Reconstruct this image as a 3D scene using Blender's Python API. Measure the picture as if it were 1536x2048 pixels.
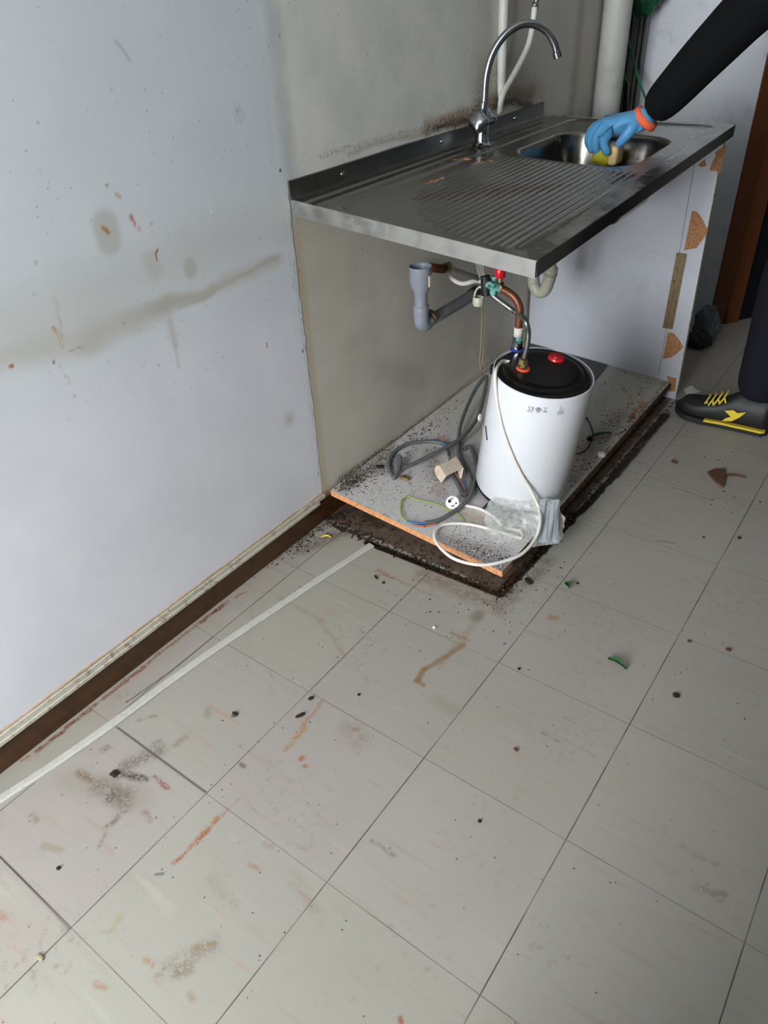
import bpy, bmesh, math, random
import numpy as np
from mathutils import Vector, Matrix, noise

for o in list(bpy.data.objects): bpy.data.objects.remove(o)
scene = bpy.context.scene
COL = scene.collection

# ------------------------------------------------------------------ camera
CR = [[0.807202, 0.588476, -0.046061], [0.313898, -0.494031, -0.810803], [-0.499894, 0.640023, -0.583504]]
cam_data = bpy.data.cameras.new('camera'); cam = bpy.data.objects.new('camera', cam_data); COL.objects.link(cam)
cam.matrix_world = Matrix(((CR[0][0], -CR[1][0], -CR[2][0], (1.18834, -0.13496, 1.24193)[0]), (CR[0][1], -CR[1][1], -CR[2][1], (1.18834, -0.13496, 1.24193)[1]),
                           (CR[0][2], -CR[1][2], -CR[2][2], (1.18834, -0.13496, 1.24193)[2]), (0, 0, 0, 1)))
cam_data.sensor_fit = 'VERTICAL'; cam_data.sensor_height = 36; cam_data.lens = 25.8792
cam_data.clip_start = 0.02
scene.camera = cam
scene.cycles.max_bounces = 6; scene.cycles.diffuse_bounces = 4; scene.cycles.glossy_bounces = 3; scene.cycles.transparent_max_bounces = 6

# ------------------------------------------------------------------ light
scene.view_settings.view_transform = 'Standard'
scene.view_settings.look = 'None'
scene.view_settings.gamma = 1
scene.view_settings.use_curve_mapping = False
scene.view_settings.exposure = 0.85
world = bpy.data.worlds.new('world'); scene.world = world; world.use_nodes = True
bg = world.node_tree.nodes['Background']; bg.inputs[0].default_value = (0.80, 0.90, 1.0, 1); bg.inputs[1].default_value = 1.2

def area(name, loc, rot, sx, sy, power, col):
    l = bpy.data.lights.new(name, 'AREA'); l.shape = 'RECTANGLE'; l.size = sx; l.size_y = sy; l.energy = power; l.color = col
    o = bpy.data.objects.new(name, l); COL.objects.link(o); o.location = loc; o.rotation_euler = rot
    return o
# daylight through the window behind the photographer (the opening of wall_front_with_shade_pier)
area('window_daylight', (0.65, -2.26, 1.38), (math.radians(90), 0, 0), 1.05, 1.6, 86, (0.97, 0.985, 1.0))

# ------------------------------------------------------------------ helpers
WM = {}
def root_of(o):
    while o.parent: o = o.parent
    return o
def thing(name, label, cat, loc, rot=None, group=None):
    o = bpy.data.objects.new(name, None); COL.objects.link(o); o.empty_display_size = 0.05
    M = Matrix.Translation(Vector(loc)) @ (rot.to_4x4() if rot else Matrix.Identity(4))
    o.matrix_world = M; WM[o.name] = M
    o['label'] = label; o['category'] = cat
    if group: o['group'] = group
    return o
def obj(name, bm, m, parent=None, smooth=False, label=None, cat=None, group=None, kind=None):
    """link bm (world coordinates) as ONE mesh object"""
    me = bpy.data.meshes.new(name)
    o = bpy.data.objects.new(name, me)
    if parent:
        inv = WM[root_of(parent).name].inverted()
        bmesh.ops.transform(bm, matrix=inv, verts=bm.verts)
        o.parent = parent
    else:
        vs = [v.co for v in bm.verts]
        lo = [min(v[i] for v in vs) for i in range(3)]; hi = [max(v[i] for v in vs) for i in range(3)]
        c = Vector(((lo[0]+hi[0])/2, (lo[1]+hi[1])/2, lo[2]))
        bmesh.ops.translate(bm, vec=-c, verts=bm.verts)
        o.location = c; WM[o.name] = Matrix.Translation(c)
    bm.normal_update(); bm.to_mesh(me); bm.free()
    if smooth:
        for p in me.polygons: p.use_smooth = True
        if smooth != 'all':
            try: me.set_sharp_from_angle(angle=math.radians(35))
            except Exception: pass
    if m: me.materials.append(m)
    COL.objects.link(o)
    if label: o['label'] = label
    if cat: o['category'] = cat
    if group: o['group'] = group
    if kind: o['kind'] = kind
    return o
def NB(): return bmesh.new()
def box(bm, lo, hi, bev=0):
    g = bmesh.ops.create_cube(bm, size=1)
    for v in g['verts']:
        v.co = Vector([(lo[i]+hi[i])/2 + v.co[i]*(hi[i]-lo[i]) for i in range(3)])
    if bev:
        es = list({e for v in g['verts'] for e in v.link_edges})
        bmesh.ops.bevel(bm, geom=es, offset=bev, segments=2, affect='EDGES', profile=0.5)
    return bm
def hexa(bm, c, bev=0):
    """c: 4 bottom corners then 4 top corners (same order)"""
    v = [bm.verts.new(Vector(p)) for p in c]
    fs = [bm.faces.new([v[3], v[2], v[1], v[0]]), bm.faces.new(v[4:8])] + [bm.faces.new([v[i], v[(i+1) % 4], v[4+(i+1) % 4], v[4+i]]) for i in range(4)]
    if bev:
        bmesh.ops.bevel(bm, geom=list({e for f in fs for e in f.edges}), offset=bev, segments=2, affect='EDGES')
    bmesh.ops.recalc_face_normals(bm, faces=bm.faces)
    return bm
def catmull(P, sub):
    P = [Vector(p) for p in P]
    if len(P) < 3 or sub <= 1: return P
    out = []
    Q = [P[0]*2-P[1]] + P + [P[-1]*2-P[-2]]
    for i in range(1, len(Q)-2):
        p0, p1, p2, p3 = Q[i-1:i+3]
        for k in range(sub):
            t = k/sub
            out.append(0.5*((2*p1)+(p2-p0)*t+(2*p0-5*p1+4*p2-p3)*t*t+(3*p1-p0-3*p2+p3)*t**3))
    out.append(P[-1]); return out
def tube(bm, P, r, seg=12, sub=6, caps=True, sq=(1, 1), up=None):
    """r may be a number or a list along the control points; sq = flattening of the section"""
    n0 = len(P); C = catmull(P, sub); n = len(C)
    def rad(i):
        if not isinstance(r, (list, tuple)): return r
        t = i/(n-1)*(len(r)-1); k = min(int(t), len(r)-2); return r[k]+(r[k+1]-r[k])*(t-k)
    T = [(C[min(i+1, n-1)]-C[max(i-1, 0)]).normalized() for i in range(n)]
    a = Vector(up) if up else (Vector((0, 0, 1)) if abs(T[0].z) < .9 else Vector((1, 0, 0)))
    rings = []
    for i in range(n):
        a = (a-T[i]*a.dot(T[i])).normalized(); b = T[i].cross(a)
        q = rad(i)
        rings.append([bm.verts.new(C[i]+(a*math.cos(2*math.pi*k/seg)*sq[0]+b*math.sin(2*math.pi*k/seg)*sq[1])*q) for k in range(seg)])
    for i in range(n-1):
        for k in range(seg):
            bm.faces.new([rings[i][k], rings[i][(k+1) % seg], rings[i+1][(k+1) % seg], rings[i+1][k]])
    if caps:
        bm.faces.new(list(reversed(rings[0]))); bm.faces.new(rings[-1])
    return bm
def lathe(bm, prof, M=Matrix.Identity(4), seg=48, cap=True):
    rings = []
    for (r, z) in prof:
        if r < 1e-6: rings.append([bm.verts.new(M @ Vector((0, 0, z)))])
        else: rings.append([bm.verts.new(M @ Vector((r*math.cos(2*math.pi*k/seg), r*math.sin(2*math.pi*k/seg), z))) for k in range(seg)])
    for i in range(len(prof)-1):
        A, B = rings[i], rings[i+1]
        for k in range(seg):
            k2 = (k+1) % seg
            if len(A) == 1 and len(B) == 1: continue
            if len(A) == 1: bm.faces.new([A[0], B[k2], B[k]][::-1])
            elif len(B) == 1: bm.faces.new([A[k], A[k2], B[0]])
            else: bm.faces.new([A[k], A[k2], B[k2], B[k]])
    bmesh.ops.recalc_face_normals(bm, faces=bm.faces)
    return bm
def axisM(p, d):
    d = Vector(d).normalized()
    return Matrix.Translation(Vector(p)) @ d.to_track_quat('Z', 'Y').to_matrix().to_4x4()
def prism(bm, pts, n, th):
    """polygon pts (3D, coplanar) extruded by th along n"""
    n = Vector(n).normalized()
    A = [bm.verts.new(Vector(p)) for p in pts]; B = [bm.verts.new(Vector(p)+n*th) for p in pts]
    f = [bm.faces.new(A[::-1]), bm.faces.new(B)]
    for i in range(len(A)): f.append(bm.faces.new([A[i], A[(i+1) % len(A)], B[(i+1) % len(A)], B[i]]))
    bmesh.ops.recalc_face_normals(bm, faces=bm.faces)
    return bm
def smoothstep(a, b, x):
    t = min(1, max(0, (x-a)/(b-a))); return t*t*(3-2*t)
def lerp(a, b, t): return a+(b-a)*t

# ------------------------------------------------------------------ materials
def lin(c):
    return tuple((x/255/12.92 if x/255 <= .04045 else ((x/255+.055)/1.055)**2.4) for x in c)+(1,)
class T:
    """small node-tree builder"""
    def __init__(s, name):
        s.m = bpy.data.materials.new(name); s.m.use_nodes = True; s.t = s.m.node_tree; s.N = s.t.nodes; s.L = s.t.links
        s.b = s.N['Principled BSDF']; s.P = s.N.new('ShaderNodeNewGeometry').outputs['Position']; s.prev = None
    def put(s, sock, v):
        if isinstance(v, bpy.types.NodeSocket): s.L.new(v, sock)
        elif v is not None:
            if sock.type == 'RGBA' and len(v) == 3: v = (*v, 1)
            sock.default_value = v
    def math(s, op, a, b=None, c=None, clamp=False):
        n = s.N.new('ShaderNodeMath'); n.operation = op; n.use_clamp = clamp
        s.put(n.inputs[0], a); s.put(n.inputs[1], b)
        if c is not None: s.put(n.inputs[2], c)
        return n.outputs[0]
    def vec(s, op, a, b=None):
        n = s.N.new('ShaderNodeVectorMath'); n.operation = op
        s.put(n.inputs[0], a)
        if b is not None:
            if op == 'SCALE': s.put(n.inputs[3], b)
            else: s.put(n.inputs[1], b)
        return n.outputs['Value'] if op in ('DOT_PRODUCT', 'LENGTH') else n.outputs[0]
    def noise(s, scale, detail=4, rough=.55, v=None, out='Fac', sc=None, dist=0):
        v = v or s.P
        if sc: v = s.vec('MULTIPLY', v, sc)
        n = s.N.new('ShaderNodeTexNoise'); s.put(n.inputs['Vector'], v)
        n.inputs['Scale'].default_value = scale; n.inputs['Detail'].default_value = min(detail, 3); n.inputs['Roughness'].default_value = rough
        n.inputs['Distortion'].default_value = dist
        return n.outputs[out]
    def ramp(s, f, a, b, lo=0., hi=1., smooth=True):
        n = s.N.new('ShaderNodeMapRange'); n.clamp = True
        if smooth: n.interpolation_type = 'SMOOTHSTEP'
        s.put(n.inputs[0], f); s.put(n.inputs[1], a); s.put(n.inputs[2], b); s.put(n.inputs[3], lo); s.put(n.inputs[4], hi)
        return n.outputs[0]
    def mix(s, f, a, b, mode='MIX'):
        n = s.N.new('ShaderNodeMix'); n.data_type = 'RGBA'; n.blend_type = mode
        s.put(n.inputs[0], f); s.put(n.inputs[6], a); s.put(n.inputs[7], b)
        return n.outputs[2]
    def sep(s, v):
        n = s.N.new('ShaderNodeSeparateXYZ'); s.put(n.inputs[0], v); return n.outputs
    def comb(s, x, y, z):
        n = s.N.new('ShaderNodeCombineXYZ')
        for i, q in enumerate((x, y, z)): s.put(n.inputs[i], q)
        return n.outputs[0]
    def vor(s, scale, v=None, out='Distance', rnd=1):
        n = s.N.new('ShaderNodeTexVoronoi'); s.put(n.inputs['Vector'], v or s.P); n.inputs['Scale'].default_value = scale
        n.inputs['Randomness'].default_value = rnd
        return n.outputs[out]
    def bump(s, h, dist, strength=1):
        n = s.N.new('ShaderNodeBump'); s.put(n.inputs['Height'], h); n.inputs['Distance'].default_value = dist; n.inputs['Strength'].default_value = strength
        s.L.new(n.outputs[0], s.b.inputs['Normal'])
    def attr(s, name):
        n = s.N.new('ShaderNodeAttribute'); n.attribute_name = name; return n.outputs['Color'], n.outputs['Alpha']
    def marks(s, col, fine):
        """lay the painted marks of the mesh (premultiplied colour attributes) over col"""
        c, a = s.attr('mark_soft'); col = s.mix(1., s.mix(a, col, (0, 0, 0, 1)), c, 'ADD')
        c, a = s.attr('mark_rough'); a = s.math('MULTIPLY', a, fine)
        return s.mix(1., s.mix(a, col, (0, 0, 0, 1)), s.mix(fine, (0, 0, 0, 1), c), 'ADD')
    def out(s, col=None, rough=None, metal=None, spec=None):
        if col is not None: s.put(s.b.inputs['Base Color'], col)
        if rough is not None: s.put(s.b.inputs['Roughness'], rough)
        if metal is not None: s.put(s.b.inputs['Metallic'], metal)
        if spec is not None: s.put(s.b.inputs['Specular IOR Level'], spec)
        return s.m
def vnoise(x, y, sc, seed, octs=3):
    """value noise in -1..1 on arrays"""
    out = np.zeros_like(x); amp = 1.0; tot = 0
    for o_ in range(octs):
        rng = np.random.RandomState(seed+o_*17); g = rng.rand(256, 256)*2-1
        X = x*sc+seed*3.7; Y = y*sc+seed*1.3; xi = np.floor(X).astype(int); yi = np.floor(Y).astype(int); fx = X-xi; fy = Y-yi
        fx = fx*fx*(3-2*fx); fy = fy*fy*(3-2*fy)
        G = lambda i, j: g[(yi+j) % 256, (xi+i) % 256]
        out += amp*((G(0, 0)*(1-fx)+G(1, 0)*fx)*(1-fy)+(G(0, 1)*(1-fx)+G(1, 1)*fx)*fy); tot += amp; amp *= .5; sc *= 2.1
    return out/tot
def paint(o, i, j, marks, d0=(.008, 28), d1=(.009, 70), gain=1.0):
    """marks: (A, B, radius, softness, sRGB colour, strength, rough) drawn on the mesh of o in world axes i, j"""
    me = o.data; n = len(me.vertices); co = np.empty(n*3); me.vertices.foreach_get('co', co); co = co.reshape(-1, 3)+np.array(WM[o.name].translation)
    x, y = co[:, i], co[:, j]; L = {}
    L[0] = (x+d0[0]*vnoise(x, y, d0[1], 3), y+d0[0]*vnoise(x, y, d0[1], 11)); L[1] = (x+d1[0]*vnoise(x, y, d1[1], 5, 2), y+d1[0]*vnoise(x, y, d1[1], 23, 2)); L[2] = (x, y)
    S = np.zeros((n, 4)); R = np.zeros((n, 4))
    for A, B, rad, soft, c, st, k in marks:
        X, Y = L[k]; bx, by = B[0]-A[0], B[1]-A[1]; q = bx*bx+by*by+1e-12
        t = np.clip(((X-A[0])*bx+(Y-A[1])*by)/q, 0, 1); d = np.hypot(X-A[0]-t*bx, Y-A[1]-t*by)
        m = np.clip((rad-d)/max(1e-6, rad*soft), 0, 1); m = m*m*(3-2*m)*st
        T_ = R if k == 1 else S; cc = [min(.92, q_*gain) for q_ in lin(c)]
        for h in range(3): T_[:, h] = T_[:, h]*(1-m)+cc[h]*m
        T_[:, 3] = T_[:, 3]*(1-m)+m
    for nm, T_ in (('mark_soft', S), ('mark_rough', R)):
        at = me.color_attributes.new(nm, 'FLOAT_COLOR', 'POINT'); at.data.foreach_set('color', T_.astype(np.float32).ravel())
def grid_object(name, f, nu, nv, extra, mat_, kind=None, parent=None):
    """regular grid f(u, v)->xyz arrays (world) plus extra quads, as one mesh"""
    u, v = np.meshgrid(np.linspace(0, 1, nu+1), np.linspace(0, 1, nv+1)); co = np.stack(f(u, v), -1).reshape(-1, 3)
    k = np.arange(nu*nv); r, c = k//nu, k % nu; a = r*(nu+1)+c
    F = np.stack([a, a+1, a+nu+2, a+nu+1], -1).reshape(-1, 4); ev = np.array([p for q in extra for p in q], float).reshape(-1, 3)
    F2 = np.arange(len(ev)).reshape(-1, 4)+len(co); co = np.vstack([co, ev]); F = np.vstack([F, F2])
    if parent: M0 = WM[root_of(parent).name]
    else:
        lo, hi = co.min(0), co.max(0); M0 = Matrix.Translation(((lo[0]+hi[0])/2, (lo[1]+hi[1])/2, lo[2]))
    co = co-np.array(M0.translation)
    me = bpy.data.meshes.new(name); me.vertices.add(len(co)); me.vertices.foreach_set('co', co.ravel())
    me.loops.add(F.size); me.loops.foreach_set('vertex_index', F.ravel().astype(np.int32)); me.polygons.add(len(F)); me.polygons.foreach_set('loop_start', (np.arange(len(F))*4).astype(np.int32))
    me.update(calc_edges=True); me.validate(); me.materials.append(mat_)
    o = bpy.data.objects.new(name, me); COL.objects.link(o)
    if parent: o.parent = parent
    else: o.location = M0.translation
    WM[o.name] = M0
    if kind: o['kind'] = kind
    return o

def plain(name, c, rough=.5, metal=0, var=.12, scale=25, spec=.5, bump=0):
    t = T(name)
    n = t.noise(scale, 5)
    c = lin(c)
    a = tuple(x*(1-var) for x in c[:3])+(1,); b = tuple(min(1, x*(1+var)) for x in c[:3])+(1,)
    t.out(t.mix(n, a, b), rough, metal, spec)
    if bump: t.bump(n, bump)
    return t.m
def dirty(name, c, dirt, amt=.5, scale=30, rough=.5, metal=0, lo=.5, hi=.7, bump=0):
    t = T(name)
    n = t.ramp(t.noise(scale, 8, .65), lo, hi, 0, amt)
    n2 = t.noise(scale*.3, 3)
    c = lin(c); base = t.mix(n2, tuple(x*.88 for x in c[:3]), tuple(min(1, x*1.08) for x in c[:3]))
    t.out(t.mix(n, base, lin(dirt)), rough, metal)
    if bump: t.bump(t.noise(scale, 8, .65), bump)
    return t.m

# ---- floor: beige marbled vinyl tiles, 30 cm, with rust, mould and dirt
def floor_material():
    t = T('vinyl_tile_floor')
    x, y, z = t.sep(t.P)
    u = t.math('DIVIDE', t.math('SUBTRACT', x, .0795), .3); v = t.math('DIVIDE', y, .3)
    ids = t.comb(t.math('FLOOR', u), t.math('FLOOR', v), 0)
    wn = t.N.new('ShaderNodeTexWhiteNoise'); wn.noise_dimensions = '3D'; t.put(wn.inputs['Vector'], ids)
    tint = wn.outputs['Color']
    off = t.vec('SCALE', tint, 7.0)
    Ps = t.vec('ADD', t.P, off)
    col = t.mix(t.noise(3, 3), lin((149, 144, 136)), lin((161, 157, 148)))
    col = t.mix(.014, col, tint)
    # marbling: long streaks across the tile
    s1 = t.ramp(t.noise(1, 5, .6, v=Ps, sc=(5, 46, 1)), .56, .8, 0, .6)
    col = t.mix(s1, col, lin((150, 136, 122)))
    s2 = t.ramp(t.noise(1, 4, .6, v=Ps, sc=(9, 80, 1)), .6, .8, 0, .6)
    col = t.mix(s2, col, lin((164, 128, 112)))
    s3 = t.ramp(t.noise(1, 4, .6, v=t.vec('ADD', Ps, (3, 1, 0)), sc=(4, 30, 1)), .6, .8, 0, .15)
    col = t.mix(s3, col, lin((200, 196, 184)))
    # grime
    g = t.math('MULTIPLY', t.ramp(t.noise(4, 4), .45, .7), t.ramp(t.noise(55, 6, .7), .52, .72, 0, .45))
    col = t.mix(g, col, lin((112, 100, 86)))
    # specks
    v1 = t.vor(75, out='Distance'); vc = t.vor(75, out='Color')
    sp = t.math('MULTIPLY', t.ramp(v1, .10, .17, 1, 0), t.ramp(t.sep(vc)[0], .955, .965, 0, .75))
    col = t.mix(sp, col, lin((60, 44, 34)))
    # joints
    def line(q, w):
        f = t.math('ABSOLUTE', t.math('SUBTRACT', t.math('FRACT', t.math('ADD', q, .5)), .5))
        return t.ramp(f, w*.4, w, 1, 0)
    jn = t.math('MAXIMUM', line(u, .0050), t.math('MULTIPLY', line(v, .0042), .62))
    col = t.mix(t.math('MULTIPLY', jn, t.ramp(t.noise(7, 3), .3, .6, .45, .95)), col, lin((70, 62, 54)))
    Pf = t.vec('ADD', t.P, t.vec('SCALE', t.vec('SUBTRACT', t.noise(90, 3, .7, out='Color'), (.5, .5, .5)), .018))
    fine = t.math('MULTIPLY', t.ramp(t.noise(170, 6, .75), .34, .52), t.ramp(t.noise(38, 3, .7), .36, .52, .25, 1))
    # screed under the missing plinth
    def inside(q, a, b, s): return t.math('MULTIPLY', t.ramp(q, a-s, a+s), t.ramp(q, b-s, b+s, 1, 0))
    px, py, pz = t.sep(Pf)
    ins = t.math('MULTIPLY', inside(px, -.1, .583, .003), inside(py, 1.112, 2.345, .003))
    hol = t.mix(t.noise(14, 6, .7), lin((62, 50, 42)), lin((128, 112, 98)))
    hol = t.mix(t.ramp(t.noise(60, 8, .7), .45, .7), hol, lin((52, 38, 30)))
    hol = t.mix(t.ramp(t.noise(90, 6, .7), .62, .7, 0, .7), hol, lin((146, 116, 92)))
    col = t.mix(ins, col, hol)
    col = t.marks(col, fine)
    t.out(col, t.ramp(t.noise(9, 5, .6), .3, .7, .34, .48), 0, .5)
    t.bump(t.math('ADD', t.math('MULTIPLY', t.noise(5, 3), .6), t.math('MULTIPLY', jn, -.25)), .0012, .6)
    return t.m

def wall_material():
    t = T('painted_wall_left')
    x, y, z = t.sep(t.P)
    nz = t.math('MULTIPLY', t.math('SUBTRACT', t.noise(45, 5, .7), .5), .016)
    nz2 = t.math('MULTIPLY', t.math('SUBTRACT', t.noise(6, 3), .5), .02)
    yy = t.math('ADD', y, t.math('ADD', nz, t.math('MULTIPLY', nz2, .5)))
    # near part: bluish white paint; mid part: grey, splashed; under the sink: old beige paint
    A = t.mix(t.ramp(z, .55, .80), lin((226, 228, 237)), lin((212, 219, 226)))
    A = t.mix(t.ramp(t.noise(5, 4), .35, .7, 0, .3), A, lin((202, 208, 214)))
    up = t.mix(t.ramp(t.noise(7, 5, .6), .3, .7), lin((216, 218, 213)), lin((232, 232, 227)))
    up = t.mix(t.ramp(y, 1.75, 2.1, 0, .65), up, lin((186, 178, 164)))
    lo = t.mix(t.ramp(t.noise(5, 5, .6), .3, .7), lin((200, 195, 182)), lin((210, 205, 192)))
    lo = t.mix(t.ramp(t.noise(4, 4, .6, v=t.vec('ADD', t.P, (0, 3, 1))), .5, .75, 0, .4), lo, lin((180, 176, 166)))
    zz = t.math('ADD', z, t.math('MULTIPLY', nz, .3))
    R = t.mix(t.ramp(zz, .835, .845), lo, up)
    sel = t.ramp(yy, 1.112, 1.1155)
    # above the sink the paint fades into the grey part more softly
    sel2 = t.ramp(y, 1.095, 1.16)
    selm = t.ramp(z, .84, .90)
    s = t.math('ADD', t.math('MULTIPLY', sel, t.math('SUBTRACT', 1., selm)), t.math('MULTIPLY', sel2, selm))
    col = t.mix(s, A, R)
    # yellowed edge of old paint beside the boundary
    ye = t.math('MULTIPLY', t.math('MULTIPLY', t.ramp(yy, 1.115, 1.117), t.ramp(y, 1.124, 1.15, 1, 0)), t.ramp(z, .82, .83, .6, 0))
    col = t.mix(ye, col, lin((188, 172, 138)))
    # filler edge on the near side of the boundary
    fe = t.math('MULTIPLY', t.math('MULTIPLY', t.ramp(yy, 1.085, 1.089), t.ramp(yy, 1.112, 1.116, 1, 0)), .5)
    col = t.mix(fe, col, lin((220, 225, 228)))
    # fine specks of splashed fat
    for sc, th, c, a in ((62, .15, (140, 144, 148), .6), (24, .13, (160, 162, 162), .5)):
        vc = t.sep(t.vor(sc, out='Color'))[0]
        m = t.math('MULTIPLY', t.ramp(t.vor(sc), th*.5, th, 1, 0), t.ramp(vc, .60, .62, 0, a))
        m = t.math('MULTIPLY', m, t.ramp(z, .45, .62, .12, 1))
        m = t.math('MULTIPLY', m, t.ramp(t.noise(6, 3), .35, .6, .1, 1))
        col = t.mix(m, col, lin(c))
    fine = t.ramp(t.noise(120, 7, .75), .4, .6)
    col = t.marks(col, fine)
    t.out(col, .42, 0, .45)
    h = t.math('ADD', t.math('MULTIPLY', t.noise(9, 4), .5), t.math('ADD', t.math('MULTIPLY', t.noise(60, 4), .08), t.math('MULTIPLY', s, -1.2)))
    t.bump(h, .0022, .7)
    return t.m

def board_material():
    t = T('white_laminate_dirty')
    x, y, z = t.sep(t.P)
    col = t.mix(t.noise(6, 4), lin((188, 186, 186)), lin((204, 202, 202)))
    st = t.ramp(t.noise(1, 5, .6, sc=(70, 7, 1)), .55, .75, 0, .5)
    far = t.ramp(y, 1.5, 1.7)
    col = t.mix(far, col, lin((190, 187, 178)))
    col = t.mix(t.math('MULTIPLY', st, .6), col, lin((160, 142, 118)))
    fine = t.ramp(t.noise(210, 7, .8), .44, .56)
    fine2 = t.ramp(t.noise(120, 7, .8), .42, .6)
    # speckled dirt
    m0 = t.math('MULTIPLY', t.ramp(t.noise(9, 4), .34, .6, .25, 1), t.ramp(t.vor(230), .20, .34, 1, 0))
    m0 = t.math('MULTIPLY', m0, t.ramp(t.sep(t.vor(230, out='Color'))[0], .55, .6, 0, .95))
    col = t.mix(m0, col, lin((64, 48, 38)))
    col = t.marks(col, t.math('MAXIMUM', fine, t.math('MULTIPLY', fine2, .5)))
    t.out(col, .45)
    t.bump(m0, .0008, .6)
    return t.m

def chip_material(name='raw_chipboard', a=(196, 142, 96), b=(150, 98, 60)):
    t = T(name)
    c = t.mix(t.ramp(t.noise(160, 5, .8), .35, .65), lin(a), lin(b))
    c = t.mix(t.ramp(t.vor(260), .1, .5, .5, 0), c, lin((226, 184, 140)))
    t.out(c, .85); t.bump(t.noise(200, 5, .8), .001)
    return t.m
def steel_material(name, c=(150, 148, 144), rough=.28, sc=(1, 1, 1), spots=True):
    t = T(name)
    n = t.noise(18, 6, .65)
    col = t.mix(n, tuple(v*.8 for v in lin(c)[:3]), lin(c))
    r = t.ramp(n, .3, .75, rough*.8, rough*1.35)
    br = t.noise(260, 3, .6, sc=sc)
    t.out(col, t.math('ADD', r, t.math('MULTIPLY', br, .06)), 1)
    t.bump(br, .00012, .5)
    return t.m
def sink_material():
    t = T('stainless_sink_top')
    x, y, z = t.sep(t.P)
    n = t.noise(9, 7, .65); n2 = t.noise(60, 6, .7)
    col = t.mix(n, lin((118, 116, 111)), lin((146, 144, 139)))
    rc, ra = t.attr('mark_rough'); fine = t.ramp(t.noise(140, 7, .8), .45, .58)
    rust = t.math('MULTIPLY', ra, t.ramp(t.noise(120, 3, .8), .42, .52))
    col = t.mix(rust, col, lin((226, 140, 84)))
    # grey limescale smears along the front strip
    sm = t.math('MULTIPLY', t.ramp(t.noise(10, 6, .7, sc=(1, .6, 1)), .42, .68), t.ramp(x, .44, .56, 0, .6))
    col = t.mix(sm, col, lin((176, 174, 168)))
    t.out(col, t.math('ADD', t.ramp(n2, .3, .7, .19, .27), t.math('MULTIPLY', sm, .35)), t.math('SUBTRACT', 1., t.math('MULTIPLY', t.math('MAXIMUM', rust, t.math('MULTIPLY', sm, .5)), .9)))
    t.bump(t.noise(5, 2), .002, .4)
    return t.m

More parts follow.
